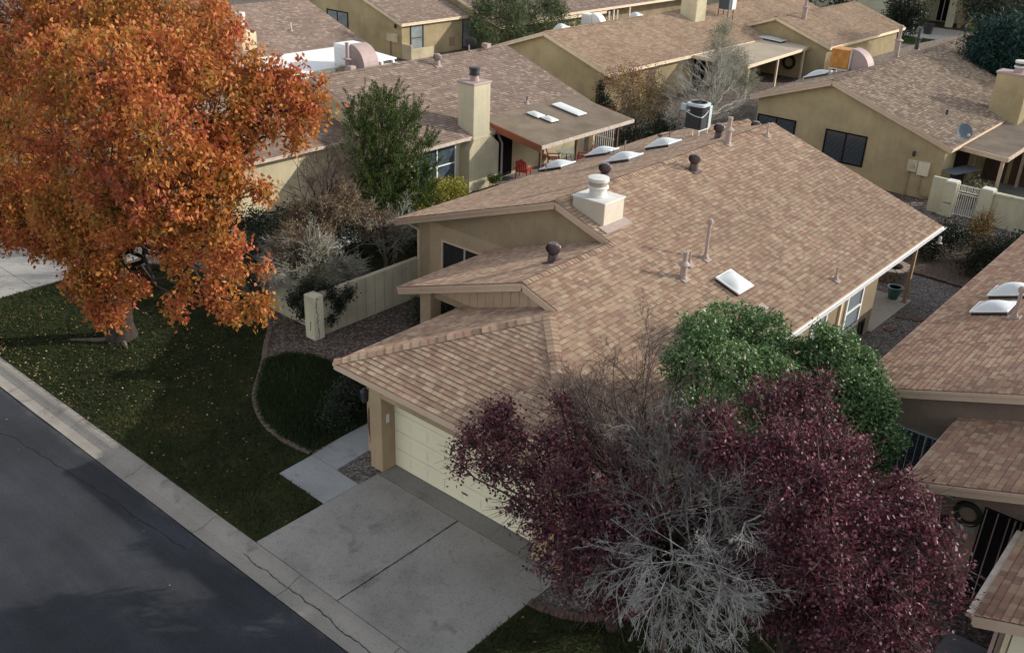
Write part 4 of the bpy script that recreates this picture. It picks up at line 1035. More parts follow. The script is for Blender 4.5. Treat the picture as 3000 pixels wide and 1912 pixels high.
window(G, (-18.55,46.5,.88), (1,0,0), 2.08, 1.47, 'black', 'glass', 1, True, .06)
window(G, (-22.3,46.5,1.0), (1,0,0), 2.08, 1.42, 'black', 'glass', 1, True, .06)
m = MB(); m.box(-14.28,-13.82,46.38,46.497,1.20,1.75); em = m.build('electric_meter', M['stucco_cream'], G.root, bevel=.015); m = MB(); m.lathe((-14.03,46.38,1.48), [(.10,0),(.09,.07)], 16, axis=(0,-1,0)); m.build('meter_dial', 'galv', em)
m = MB(); m.box(-13.78,-13.25,46.34,46.497,1.12,1.78); m.build('breaker_box', simple('box_cream', (.66,.60,.46), .5), G.root, bevel=.02)
m = MB(); m.tube([(-14.18,46.44,1.2),(-14.18,46.44,.0)], .05, 8); m.tube([(-13.55,46.44,1.12),(-13.55,46.44,.35),(-13.5,46.44,.22),(-13.35,46.44,.15),(-12.9,46.44,.12)], .028, 8); m.tube([(-13.1,46.40,0),(-13.1,46.40,.3),(-12.95,46.40,.3),(-12.95,46.40,0)], .02, 6); m.build('conduit', M['trim_tan'], G.root, smooth=True)
m = MB(); m.lathe((-14.08,46.36,2.02), [(.05,-.08),(.07,0),(.07,.14),(.03,.18)], 12); m.build('wall_lantern', 'dark_metal', G.root)
# patio roof on the right
gp0, gp1, ga, gb = -13.2, -10.3, 47.6, 56.
zp_ = lambda x: 2.62-(x-gp0)*.06
m = MB(); m.prism([(gp0,ga,zp_(gp0)),(gp1,ga,zp_(gp1)),(gp1,gb,zp_(gp1)),(gp0,gb,zp_(gp0))], (0,0,-.09)); gpr = m.build('patio_roof', M['rolled'], G.root)
m = MB(); m.beam((gp0+.5,ga-.03,zp_(gp0+.5)-.11),(gp1,ga-.03,zp_(gp1)-.11),.05,.22); m.beam((gp1+.03,ga-.05,zp_(gp1)-.10),(gp1+.03,gb,zp_(gp1)-.10),.05,.20); m.build('fascia', M['fascia'], gpr)
for y in (48.0, 52.0): MB().beam((-10.55,y,0),(-10.55,y,2.35),.14,.14).build('patio_post', M['fascia'], G.root)
m = MB(); m.box(-12.715,-12.69,48.2,50.6,.05,2.1); m.build('patio_door', 'glass', G.root)
m = MB(); m.box(-13.3,-11.75,54.3,55.3,2.2,4.95); gch = m.build('chimney', M['stucco_gold'], G.root, bevel=.03); m = MB(); m.box(-13.36,-11.69,54.24,55.36,4.952,5.04); m.build('chimney_top', M['mauve'], gch); flue_cap(G, gch, (-12.4,54.8,5.04), .27, .6, M['mauve'], M['dark_metal'], M['white_dirty'])
vent_pipe(G, (-19.35,56.5,zG(-19.35)), 1.75, .10, 'vent_pink', S, -1, cap='cone'); vent_pipe(G, (-19.6,60.5,zG(-19.6)), 1.3, .08, 'dark_metal', S, -1, cap='cone')
skylight(G, (-21.6,51.6,zG(-21.6)), 1.0, 1.3, S, -1, .2); skylight(G, (-21.7,55.2,zG(-21.7)), .9, 1.1, S, -1, .15)
vent_pipe(G, (-14.1,50.1,zG(-14.1)), .25, .06, 'dark_metal', S, 1, boot=False); vent_pipe(G, (-22.3,50.2,zG(-22.3)), .45, .04, 'dark_metal', S, -1, boot=False)
vent_pipe(G, (-20.3,53.6,zG(-20.3)), .62, .03, 'vent_pink', S, -1, boot=False)
sheet('gate_patio', [(-12.7,45.3),(-6,45.3),(-6,52.2),(-12.7,52.2)], 'concrete_dark', -.03, .02)  # dark slab, back wall and doors added to darken the patio's interior
m = MB(); m.box(-12.7,-6.5,52.2,52.35,0,2.45); m.build('wall', 'stucco_gold', G.root)
for x0 in (-12.3, -11.0): m = MB(); m.box(x0,x0+1.1,52.15,52.195,.05,2.1); m.build('patio_door', 'wood_dark', G.root)
# satellite dish on the eave corner
sdh = empty('satellite_dish', (-12.6,46.4,zG(-12.6)), 'grey satellite dish on the corner of the tan gabled house', 'satellite dish')
m = MB(); m.tube([(-12.75,46.4,zG(-12.75)+.01),(-12.55,46.42,2.95),(-12.30,46.6,3.30)], .03, 8); m.build('mast', 'galv', sdh, smooth=True)
m = MB(); m.lathe((-12.22,46.62,3.42), [(.02,0),(.16,.02),(.28,.06),(.37,.115),(.38,.13),(.36,.125),(.27,.075),(.15,.035),(.01,.02)], 24, axis=(.62,-.62,.48)); m.build('dish', 'grey_dish', sdh, smooth=True)
m = MB(); m.tube([(-12.28,46.58,3.30),(-11.95,46.25,3.30),(-11.82,46.15,3.42)], .015, 6); m.box(-11.88,-11.78,46.08,46.18,3.40,3.50); m.build('feed_arm', 'galv', sdh)
# covered rooftop cooler of the gabled house
def cooler(name, c, w, d, hh, slope_z, body, ducts, label, duct_dir=1, tarp=False):
    x, y, z = c; e = empty(name, (x,y,z), label, 'rooftop cooler')
    m = MB(); m.box(x-w/2,x+w/2,y-d/2,y+d/2,z+.25,z+.25+hh); 
    m.build('tarp_cover' if tarp else 'cooler_body', body, e, bevel=.05)
    if not tarp:
        m = MB()
        for i in range(9): m.beam((x-w/2+.08,y-d/2-.008,z+.36+i*hh*.085),(x+w/2-.08,y-d/2-.008,z+.36+i*hh*.085),.014,.035)
        m.build('louvre', 'white_dirty', e)
    for sx in (-1, 1):
        for sy in (-1, 1): MB().beam((x+sx*(w/2-.06),y+sy*(d/2-.06),z-.3),(x+sx*(w/2-.06),y+sy*(d/2-.06),z+.245),.05,.05).build('leg', 'white_dirty', e)
    MB().beam((x-w/2,y-d/2+.02,z+.22),(x+w/2,y-d/2+.02,z+.22),.05,.05).build('stand_rail', 'white_dirty', e)
    # quarter-round duct elbow down to the roof
    m = MB(); N = 10; r0_, r1_ = .16, .16+hh*.98; x0 = x+w/2+.02; zc = z+.25-.05; vs = []
    for i in range(N+1):
        a = math.pi/2*i/N
        for r_ in (r0_, r1_):
            for sy in (-1, 1): vs.append((x0+r_*math.sin(a)*.95, y+sy*d*.38, zc+r_*math.cos(a)))
    fs = []
    for i in range(N):
        o = i*4; fs += [(o,o+4,o+5,o+1), (o+2,o+3,o+7,o+6), (o,o+2,o+6,o+4), (o+1,o+5,o+7,o+3)]
    fs += [(0,1,3,2), (4*N,4*N+2,4*N+3,4*N+1)]
    m.add(vs, fs); m.box(x0+r0_*.95,x0+r1_*.95,y-d*.38,y+d*.38,z-.35,zc-.004)
    m.build('duct', ducts, e)
    return e
ck = cooler('rooftop_cooler', (-20.5,51.9,zG(-20.5)), 1.05, 1.05, 1.0, 0, 'tarp', M['mauve'], 'rooftop cooler under an orange tarp with a curved duct', tarp=True)
m = MB(); m.box(-19.965,-19.92,51.40,52.43,zG(-20.5)+.25,zG(-20.5)+1.25); m.build('side_panel', 'white_dirty', ck)

# garden wall, pillars and gate right of the gabled house
gw = empty('block_wall', (-9,44.9,0), 'cream block garden wall with capped pillars by the white gate', 'wall')
m = MB(); m.box(-12.55,-11.95,44.9,45.1,0,1.62); m.box(-9.85,-2,44.85,45.05,0,1.42); m.build('wall_panel', 'pale_wall', gw)
m = MB()
for i in range(11): m.box(-9.83+i*.72,-9.83+i*.72+.70,44.80,45.10,1.424,1.50)
m.build('coping', M['pale_wall'], gw)
for (x0, x1) in ((-11.95,-11.42), (-10.42,-9.86)):
    m = MB(); m.box(x0,x1,44.65,45.25,0,1.58); p_ = m.build('pillar', 'pale_wall', gw, bevel=.02)
    m = MB(); m.box(x0+.04,x1-.04,44.70,45.20,1.582,1.62); m.build('pillar_cap', 'white_dirty', p_)
nm = MB()
for i, (w_, h_) in enumerate(((.016,.075),(.045,.075),(.016,.075),(.045,.075),(.045,.075))):
    x_ = -11.83+i*.062+(.03 if i > 1 else 0); y_ = 44.642
    if w_ < .03: nm.box(x_,x_+w_,y_,y_+.006,.60,.60+h_)
    else:
        nm.box(x_,x_+w_,y_,y_+.006,.60,.613); nm.box(x_,x_+w_,y_,y_+.006,.662,.675); nm.box(x_,x_+.012,y_,y_+.006,.614,.661); nm.box(x_+w_-.012,x_+w_,y_,y_+.006,.614,.661)
nm.build('house_number', 'digits', gw)
gt = empty('iron_gate', (-10.9,45.0,0), 'white iron gate with square ornaments between cream pillars', 'gate')
m = MB()
for x in (-11.40,-10.44): m.beam((x,45.0,.10),(x,45.0,1.50),.04,.04)
for z in (.12, 1.10, 1.20, 1.48): m.beam((-11.38,45.0,z),(-10.46,45.0,z),.035,.03)
m.build('gate_frame', 'iron_white', gt)
m = MB()
for i in range(9): m.beam((-11.30+i*.095,45.0,.14),(-11.30+i*.095,45.0,1.08),.020,.018)
m.build('gate_bars', 'iron_white', gt)
m = MB()
for i in range(3):
    cx_ = -11.20+i*.28
    for (a, b) in (((-.10,-.10),(.10,-.10)), ((.10,-.10),(.10,.10)), ((.10,.10),(-.10,.10)), ((-.10,.10),(-.10,-.10))): m.beam((cx_+a[0],44.995,1.34+a[1]),(cx_+b[0],44.995,1.34+b[1]),.025,.02)
    m.tube([(cx_+.055*math.cos(q),44.995,1.34+.055*math.sin(q)) for q in np.linspace(0, 2*math.pi, 13)], .014, 5)
m.build('ornament', 'iron_white', gt)
# lattice border and timber edging across the gap, narrow asphalt path
sheet('asphalt_path', [(-13,42.55),(-5.5,42.45),(-5.5,43.4),(-13,43.45)], 'asphalt_path', -.03, .004)
sheet('alley_gravel', [(-13.5,43.46),(-4,43.46),(-4,46.4),(-13.5,46.4)], ground_mat('pink_grey_gravel', [(.22,.185,.17),(.32,.28,.26),(.15,.125,.115),(.40,.36,.34)], 9), -.03, .002)
te = MB(); x = -12.5
while x < -5.6: te.box(x,x+1.16,42.22,42.34,0,.10+random.uniform(-.01,.01)); x += 1.19
tag(te.build('timber_edging', 'timber', None, at=(-9,42.3,0)), 'white painted edging along the narrow asphalt path', 'edging')
lf = empty('lattice_fence', (-9,41.9,0), 'low brown diamond lattice fence behind the dark shrubs', 'fence')
m = MB()
for i in range(34):
    x = -12.5+i*.22
    for s_ in (-1, 1): m.beam((x-s_*.35,41.9+s_*.012,.02),(x+s_*.35,41.9+s_*.012,.72),.035,.012)
m.build('lattice', 'wood_dark', lf)
for x in (-12.6,-10.8,-9.0,-7.2,-5.6): MB().beam((x,41.9,0),(x,41.9,.8),.07,.07).build('fence_post', 'wood_dark', lf)

# things in the side yard
fp = empty('fire_pit', (-10.75,35.75,0), 'round stone fire pit in the grey gravel side yard', 'fire pit')
for rr in range(3):
    m = MB(); n = 13
    for i in range(n):
        a0, a1 = 2*math.pi*(i+rr*.5)/n+.02, 2*math.pi*(i+1+rr*.5)/n-.02; ri, ro = .42, .72 if rr < 2 else .76
        z0, z1 = rr*.15+.004*rr, rr*.15+.145
        q = [(-10.75+r_*math.cos(a), 35.75+r_*math.sin(a)) for r_, a in ((ri,a0),(ro,a0),(ro,a1),(ri,a1))]
        m.prism([(x,y,z0) for x,y in q], (0,0,z1-z0))
    m.build('stone_ring', 'stone', fp, bevel=.012)
m = MB(); m.lathe((-10.75,35.75,.25), [(.41,0),(.41,.02)], 20); m.build('ash_bed', 'black', fp)
pt = empty('potted_plant', (-9.82,33.62,.03), 'teal tapered pot with reddish plant beside the patio post', 'potted plant')
m = MB(); m.lathe((-9.82,33.62,.03), [(.15,0),(.17,.03),(.245,.40),(.27,.42),(.27,.47),(.235,.47),(.22,.42)], 24); m.build('pot', 'teal_pot', pt, smooth=True)
m = MB(); m.lathe((-9.82,33.62,.42), [(.22,0),(.2,.03)], 16); m.build('soil', 'black', pt)
for i, (x, y) in enumerate(((-8.95,32.3),(-8.5,32.45),(-8.9,31.0))):
    m = MB(); m.box(-.21,.21,-.14,.14,.0,.035); o = m.build('paving_stone', 'brick', None, at=(0,0,0), bevel=.01); o.location = (x,y,.005); o.rotation_euler = (0,0,.3+i*.5)
    tag(o, ['red paving stone nearest the patio slab in the side gravel','red paving stone by the right house eave','red paving stone lying closest to the wall window'][i], 'paving stone')
bricks('brick_edging', [(-11.5,36.75),(-9.2,36.7),(-7.2,36.6)], .14, 'brick', 'straight red brick edging in front of the dark side-yard shrubs', .22)
sheet('shrub_bed', [(-12.5,36.8),(-6.5,36.75),(-6.5,42.2),(-12.5,42.2)], 'dirt', -.03, .01)
hm = empty('hummingbird_feeder', (-9.0,34.75,2.3), 'small glass hummingbird feeder hanging from the gutter', 'bird feeder')
m = MB(); m.tube([(-9.0,34.75,2.56),(-9.0,34.75,2.36)], .006, 5); m.build('hanger', 'dark_metal', hm)
m = MB(); m.lathe((-9.0,34.75,2.14), [(.03,0),(.055,.04),(.055,.18),(.03,.22)], 12); m.build('bottle', 'acrylic', hm, smooth=True)
m = MB(); m.lathe((-9.0,34.75,2.08), [(.05,0),(.11,.02),(.11,.04),(.05,.06)], 14); m.build('feeding_dish', 'vent_pink', hm, smooth=True)

# ------------------------------------------------------------------ courtyard wall on the left
cw = empty('courtyard_wall', (-22.2,19,0), 'pale block courtyard wall with a cracked end pillar', 'wall')
m = MB(); m.box(-22.30,-22.12,17.1,21.62,0,1.45); m.box(-24.9,-22.30,17.35,17.53,0,1.35); m.build('wall_panel', 'block_wall', cw)
m = MB()
for y in np.arange(17.5, 21.5, .41): m.box(-22.1205,-22.113,y,y+.012,.02,1.44)
m.build('mortar_joint', simple('mortar', (.33,.29,.22), .95, .1), cw)
m = MB(); m.box(-22.42,-21.95,16.85,17.25,0,1.50); p_ = m.build('pillar', 'pale_wall', cw, bevel=.03)
m = MB(); m.add(*wiggle((0,0),(1.4,0), .035, 24, .05, 0)); m.v = [(-21.9495, 17.02+y, .05+x) for x, y, z in m.v]; m.add([(-22.2+q,16.849,z) for q, z in ((.02,.3),(.06,.3),(.09,.62),(.05,.65))], [(0,1,2,3)]); m.build('crack', M['bark'], p_)

# ------------------------------------------------------------------ back row: cooler house, window house, carport house
D = House('cooler_house', (-52,37,0), 'far left brown roof with white patio cover and rooftop cooler')
DX, DZ, DE = -55.6, 4.68, -49.5
gable_roof(D, DX, DZ, -61.5, DE, 26.0, 43.6, .165)
D.fascia((DE,26,DZ-S*(DE-DX)), (DE,43.6,DZ-S*(DE-DX)), (-1,0,0), .16, drop=.12); D.fascia((DX,43.6,DZ), (DE,43.6,DZ-S*(DE-DX)), (0,-1,0))
W = D.wall_mb; W.box(-50.1,-49.95,26.3,43.3,0,2.5); gable_wall(W, 43.2, 43.35, [(-49.95,0),(-49.95,2.5),(DX,DZ-.17),(-61.2,2.5),(-61.2,0)]); gable_wall(W, 26.3, 26.45, [(-49.95,0),(-49.95,2.5),(DX,DZ-.17),(-61.2,2.5),(-61.2,0)])
D.finish('shingle_brown', 'stucco_gold', 'fascia')
m = MB(); m.prism([(-49.4,33.0,2.62),(-45.1,33.0,2.42),(-45.1,42.2,2.42),(-49.4,42.2,2.62)], (0,0,-.08)); wp_ = m.build('patio_cover', 'white_roof', D.root)
for i in range(10): MB().box(-45.09,-44.95,33.2+i*.95,33.35+i*.95,2.16,2.34).build('rafter_end', 'white', wp_)
m = MB(); m.box(-45.12,-45.0,33.0,42.2,2.05,2.15); m.build('gutter', 'white', wp_)
for y in (33.3,36.2,39.2,42.0): MB().beam((-45.2,y,0),(-45.2,y,2.05),.10,.10).build('patio_post', 'white', D.root)
cooler('rooftop_cooler', (-44.9,38.3,2.35), 1.25, 1.5, 1.15, 0, M['white_roof'], M['mauve'], 'white box cooler with a mauve curved duct beside the white patio cover')
vent_pipe(D, (-43.9,37.2,2.0), 2.0, .10, 'mauve', 0, 1, boot=False, cap='cone'); vent_pipe(D, (-51.9,39.4,DZ-S*(3.7)), .5, .035, 'white_dirty')
m = MB(); m.box(-51.4,-50.3,34.5,35.6,2.6,3.95); dch = m.build('chimney', M['stucco_cream'], D.root, bevel=.03); flue_cap(D, dch, (-50.95,35.0,3.95), .26, 1.1, M['white_dirty'], M['mauve'], M['white_dirty'])

Eh = House('window_house', (-58,58,0), 'tan gabled house at the top with tall curtained windows')
EX, EE, EY0 = -60.2, -53.6, 50.7; EZE = 2.62; EZ = EZE+S*(EE-EX)
gable_roof(Eh, EX, EZ, -67, EE, EY0, 58.0, .165)
gable_roof(Eh, EX+2.2, EZ+S*0, -67, -50.2, 58.05, 72.0, .165)
Eh.fascia((EE,EY0,EZE), (EX,EY0,EZ), (0,1,0), .2); Eh.fascia((EE,EY0,EZE), (EE,58,EZE), (-1,0,0), .2); Eh.fascia((-50.2,58.0,EZ-S*7.8), (EX+2.2,58.0,EZ), (0,1,0), .2)
Eh.fascia((-50.2,58.05,EZ-S*7.8), (-50.2,72,EZ-S*7.8), (-1,0,0), .2)
W = Eh.wall_mb
gable_wall(W, 51.0, 51.15, [(-53.9,0),(-53.9,2.55),(EX,EZ-.17),(-66.6,2.55),(-66.6,0)])
W.box(-54.05,-53.9,51.15,59.9,0,2.5); W.box(-53.9,-50.9,60.0,60.15,0,2.3)
gable_wall(W, 58.35, 58.4, [(-50.6,2.2),(-50.6,EZ-S*7.4-.17),(EX+2.2,EZ-.17),(-66.6,2.2)])
W.box(-51.05,-50.9,60.15,71.5,0,2.3)
Eh.finish('shingle_brown', 'stucco_gold', 'fascia_cream')
window(Eh, (-62.4,51.0,1.3), (1,0,0), 2.45, 1.3, 'black', 'glass_pale', 1, False, .08)
window(Eh, (-53.9,51.9,.45), (0,1,0), 1.3, 1.9, 'dark_metal', 'glass_pale', 0, False, .08, 1)
window(Eh, (-53.9,57.6,.1), (0,1,0), 1.9, 2.2, 'dark_metal', 'glass_pale', 1, False, .08)
m = MB(); m.box(-53.90,-53.87,56.1,56.7,.4,1.05); m.build('wall_vent', 'wood_post', Eh.root)
m = MB(); m.box(-55.45,-54.85,50.86,50.997,1.15,1.72); m.box(-54.83,-54.25,50.84,50.997,1.12,1.74); m.build('electric_meter', M['stucco_cream'], Eh.root, bevel=.02); m = MB(); m.tube([(-55.1,50.93,1.15),(-55.1,50.93,0)], .05, 8); m.build('conduit', M['mauve'], Eh.root)
m = MB(); m.lathe((-54.5,50.9,2.25), [(.06,-.1),(.09,0),(.09,.14),(.03,.2)], 10); m.build('wall_lantern', 'dark_metal', Eh.root)
m = MB(); m.box(-53.88,-52.9,51.0,51.18,0,1.1); m.box(-53.08,-52.9,51.18,53.4,0,.8); tag(m.build('patio_wall', M['stucco_cream'], None, at=(-53.2,51.1,0)), 'low cream patio wall below the tall curtained window', 'wall')
d2 = empty('satellite_dish', (-35.2,38.2,4.7), 'dark satellite dish behind the brown chimney house ridge', 'satellite dish')
m = MB(); m.tube([(-35.25,38.2,4.66),(-35.25,38.2,5.0)], .03, 8); m.build('mast', 'galv', d2); m = MB(); m.lathe((-35.25,38.2,5.08), [(.02,0),(.2,.03),(.36,.10),(.37,.12),(.2,.06),(.01,.02)], 20, axis=(-.35,.75,.45)); m.build('dish', 'dark_metal', d2, smooth=True); m = MB(); m.box(-35.0,-34.6,38.9,39.2,4.85,5.05); m.build('feed_arm', 'vent_pink', d2)

Fh = House('carport_house', (-36,60,0), 'straw shingled L-shaped house with a pale flat carport roof')
FX, FE = -38.1, -33.0; FZE = 2.62; FZ = FZE+S*(FE-FX)
zF = lambda x: FZ-S*abs(x-FX)
gable_roof(Fh, FX, FZ, -44.5, FE, 48.0, 82.0, .15)
Fh.fascia((FE,48,FZE), (FX,48,FZ), (0,1,0), .22); Fh.fascia((FX,48,FZ), (-44.5,48,zF(-44.5)), (0,1,0), .22); Fh.fascia((FE,48,FZE), (FE,82,FZE), (-1,0,0), .2)
# wing with its own gable
WX, WE, WY = -32.6, -28.1, 68.4; WZ = FZE+S*(WE-WX)
gable_roof(Fh, WX, WZ, -37.0, WE, WY, 83.0, .15)
Fh.fascia((WE,WY,FZE), (WX,WY,WZ), (0,1,0), .2); Fh.fascia((WX,WY,WZ), (-37.0,WY,WZ-S*4.4), (0,1,0), .2); Fh.fascia((WE,WY,FZE), (WE,83,FZE), (-1,0,0), .2)
W = Fh.wall_mb
gable_wall(W, 48.4, 48.55, [(-33.5,0),(-33.5,2.6),(FX,FZ-.17),(-44.1,2.4),(-44.1,0)])
W.box(-33.65,-33.5,48.55,68.8,0,2.5); gable_wall(W, 68.8, 68.95, [(-28.5,0),(-28.5,2.55),(WX,WZ-.17),(-37,2.55),(-37,0)]); W.box(-28.65,-28.5,68.95,82.5,0,2.5)
Fh.finish('shingle_straw', 'stucco_gold', 'fascia_cream')
m = MB(); m.prism([(-33.9,57.6,2.60),(-29.3,58.4,2.36),(-29.9,70.0,2.36),(-33.9,70.0,2.60)], (0,0,-.10)); cr = m.build('carport_roof', 'rolled_pale', Fh.root)
m = MB(); m.beam((-33.5,57.60,2.50),(-29.3,58.36,2.28),.05,.22); m.beam((-29.26,58.36,2.27),(-29.86,70,2.27),.05,.20); m.build('fascia', M['fascia_cream'], cr)
for x, y in ((-29.5,59.0),(-29.65,63.5),(-29.85,68.0)): MB().beam((x,y,0),(x,y,2.2),.12,.12).build('carport_post', M['fascia_cream'], Fh.root)
skylight(Fh, (-32.5,68.0,2.54), 1.0, 2.0, .05, 1, .1)
m = MB(); m.box(-33.49,-33.46,58.8,60.4,.05,2.1); m.build('door', 'black', Fh.root)
m = MB(); m.box(-33.49,-33.46,53.2,54.0,.05,2.1); m.build('door', 'wood_dark', Fh.root)
m = MB(); m.box(-37.6,-36.3,63.2,64.6,3.6,5.6); m.build('chimney', M['stucco_cream'], Fh.root, bevel=.03)
vent_pipe(Fh, (-31.7,71.2,WZ-S*.9), 1.6, .12, 'vent_pink', S, 1, boot=False, cap='cone'); vent_pipe(Fh, (-35.5,66.4,zF(-35.5)), .35, .04, 'mauve')
wr = MB(); wr.tube([(-31.2+.42*math.cos(a),68.72,1.05+.42*math.sin(a)) for a in np.linspace(0, 2*math.pi, 25)], .10, 8); tag(wr.build('wreath', M['leaf_dark'], None, at=(-31.2,68.72,1.05)), 'dark wreath on the wall under the carport roof', 'wreath')
ac2 = empty('air_conditioner', (-36.2,67.4,zF(-36.2)), 'grey condenser unit on legs beside the far chimney', 'air conditioner')
x, y, z = -36.2, 67.4, zF(-36.2)+.65
m = MB(); m.box(x-.45,x+.45,y-.45,y+.45,z,z+1.0); m.build('condenser_body', 'grey_dish', ac2, bevel=.08); m = MB(); m.box(x+.46,x+.52,y-.1,y+.5,z,z+1.0); m.build('service_panel', 'plate', ac2)
m = MB()
for i in range(18): m.beam((x-.4+i*.047,y-.46,z+.04),(x-.4+i*.047,y-.46,z+.96),.012,.012)
m.build('guard_fins', 'dark_metal', ac2)
for sx in (-1,1):
    for sy in (-1,1): MB().beam((x+sx*.4,y+sy*.4,zF(x+sx*.4)),(x+sx*.4,y+sy*.4,z),.05,.05).build('leg', 'dark_metal', ac2)
# rooftop cooler peeping over that ridge, and skylight domes on its far slope
cooler('rooftop_cooler', (-40.3,55.8,zF(-40.3)-.1), .8, .8, .75, 0, M['white_roof'], M['white_roof'], 'small white cooler behind the straw roof ridge')
for y in (51.6, 60.3): skylight(Fh, (-39.5,y,zF(-39.5)), .9, 1.0, S, -1, .3)
for y in (56.7, 57.7): vent_pipe(Fh, (-39.3,y,zF(-39.3)), .75, .05, 'white_dirty', S, -1, boot=False)

Ih = House('long_roof_house', (-54,72,0), 'long brown roof house with thin white posts at the top edge')
gable_roof(Ih, -57.5, 4.9, -64, -50.3, 62.5, 92, .165)
Ih.fascia((-50.3,62.5,4.9-S*7.2), (-50.3,92,4.9-S*7.2), (-1,0,0), .2)
W = Ih.wall_mb; W.box(-51.9,-51.7,63,91.5,0,2.5); gable_wall(W, 63, 63.15, [(-51.7,0),(-51.7,2.5),(-57.5,4.7),(-63.5,2.5),(-63.5,0)])
Ih.finish('shingle_brown', 'stucco_tan', 'fascia_cream')
for y in (63.5, 65.4, 73.5, 76.0): MB().beam((-50.5,y,0),(-50.5,y,2.3),.13,.13).build('porch_post', M['fascia_cream'], Ih.root)
m = MB(); m.box(-51.69,-51.66,67,68,.1,2.0); m.build('door', 'wood_post', Ih.root)

# ------------------------------------------------------------------ trees and plants
def unit(a): return a/np.maximum(1e-9, np.linalg.norm(a, axis=-1, keepdims=True))
def leaf_quads(P, L, W, droop, up=None):
    """kite-shaped leaves, P points; droop > 0 hangs the long axis down, < 0 raises it"""
    n = len(P)
    a = unit(rng.normal(0, 1, (n, 3))+np.array([0, 0, -droop]))
    s = unit(np.cross(a, rng.normal(0, 1, (n, 3)))); nn = np.cross(a, s)
    l = L*rng.uniform(.65, 1.25, (n, 1)); w = W*rng.uniform(.7, 1.2, (n, 1))
    mid = P+a*l*.42+nn*l*rng.uniform(-.12, .12, (n, 1))
    V = np.stack([P, mid+s*w/2, P+a*l, mid-s*w/2], 1)
    return V.reshape(-1, 3)
def clumps(blobs, n, clump_r, per=14, shell=.42, squash=1.):
    """leaf points gathered in small clumps that fill the given crown volumes, denser near their surface"""
    B = np.array(blobs); wgt = B[:,3]**1.75; wgt /= wgt.sum()
    nc = max(1, n//per)
    idx = rng.choice(len(B), nc, p=wgt)
    d = unit(rng.normal(0, 1, (nc, 3))); rr = B[idx, 3:4]*rng.uniform(0, 1, (nc, 1))**shell
    c = B[idx,:3]+d*rr*np.array([1, 1, squash])
    p = np.repeat(c, per, 0)+rng.normal(0, clump_r, (nc*per, 3))
    return p, c
def sticks(A, B, ra, rb):
    """three-sided tapered twigs from A to B"""
    n = len(A); d = unit(B-A); o = unit(np.cross(d, rng.normal(0, 1, (n, 3)))); q = np.cross(d, o)
    ra = np.broadcast_to(np.asarray(ra, float).reshape(-1, 1), (n, 1)); rb = np.broadcast_to(np.asarray(rb, float).reshape(-1, 1), (n, 1))
    V = []
    for P, r in ((A, ra), (B, rb)):
        for k in range(3):
            a = 2*np.pi*k/3; V.append(P+(o*np.cos(a)+q*np.sin(a))*r)
    V = np.stack(V, 1).reshape(-1, 3)
    base = (np.arange(n)*6)[:,None]
    Q = np.concatenate([base+np.array([[k, (k+1) % 3, 3+(k+1) % 3, 3+k]]) for k in range(3)], 1).reshape(-1, 4)
    return V, Q
def limb(m, a, b, r0, r1, sag=0., n=6, wob=.12):
    a, b = Vector(a), Vector(b); L = (b-a).length; pts = []; rad = []
    for i in range(n+1):
        t = i/n; p = a.lerp(b, t)+Vector((0, 0, sag*math.sin(math.pi*t)*L))
        if 0 < i < n: p += Vector([random.uniform(-wob, wob)*L*.35 for _ in range(3)])
        pts.append(p); rad.append(r0+(r1-r0)*t)
    m.tube(pts, rad, 7); return pts
def tree(name, label, cat, base, top, blobs, leaf, n, L, W, droop, bark='bark', trunk_r=.2, clump_r=.13, per=14, shell=.42, twigs=.6, limbs=True, group=None, trunk_name='trunk', crown_name='crown', flare=1.3, extra_twigs=0, twig_mat=None):
    t = empty(name, base, label, cat, group)
    m = MB(); b, tp = Vector(base), Vector(top)
    pts = [b+Vector((0,0,-.1)), b.lerp(tp, .12)+Vector((.01,.02,0)), b.lerp(tp, .5)+Vector((random.uniform(-.08,.08), random.uniform(-.08,.08), 0)), tp]
    m.tube(pts, [trunk_r*flare*1.25, trunk_r*1.05, trunk_r*.9, trunk_r*.7], 12)
    if limbs:
        for x, y, z, r in blobs:
            s = b.lerp(tp, random.uniform(.55, 1.))
            limb(m, s, (x, y, z), trunk_r*random.uniform(.18, .34), .018, .06)
    m.build(trunk_name, bark, t, smooth=True)
    P, c = clumps(blobs, n, clump_r, per, shell)
    V = leaf_quads(P, L, W, droop)
    LQ = np.arange(len(V)).reshape(-1, 4); nl = len(LQ)
    # twigs from the volume centres to the clumps, in the crown's mesh with their own material
    B = np.array(blobs); k = int(len(c)*twigs); LV = V
    if k:
        sel = rng.choice(len(c), k, replace=False); C_ = c[sel]
        jn = ((C_[:,None,:]-B[None,:,:3])**2).sum(-1).argmin(1); A = B[jn,:3]*.6+C_*.4+rng.normal(0, .08, (k, 3))
        V, Q = sticks(A, C_+rng.normal(0, .08, (k, 3)), .012, .005)
        if extra_twigs:
            e = min(extra_twigs, len(c)*3); i2 = rng.choice(len(c), e); A2 = c[i2]; D2 = unit(unit(A2-B[:,:3].mean(0))+rng.normal(0, .5, (e, 3)))
            V2, Q2 = sticks(A2, A2+D2*rng.uniform(.2, .6, (e, 1)), .009, .003); Q = np.concatenate([Q, Q2+len(V)]); V = np.concatenate([V, V2])
        LQ = np.concatenate([LQ, Q+len(LV)]); LV = np.concatenate([LV, V])
    o = raw_mesh(crown_name, LV, LQ, leaf, t); tm = twig_mat or bark; o.data.materials.append(M[tm] if isinstance(tm, str) else tm)
    mi = np.zeros(len(LQ), np.int32); mi[nl:] = 1; o.data.polygons.foreach_set('material_index', mi)
    return t
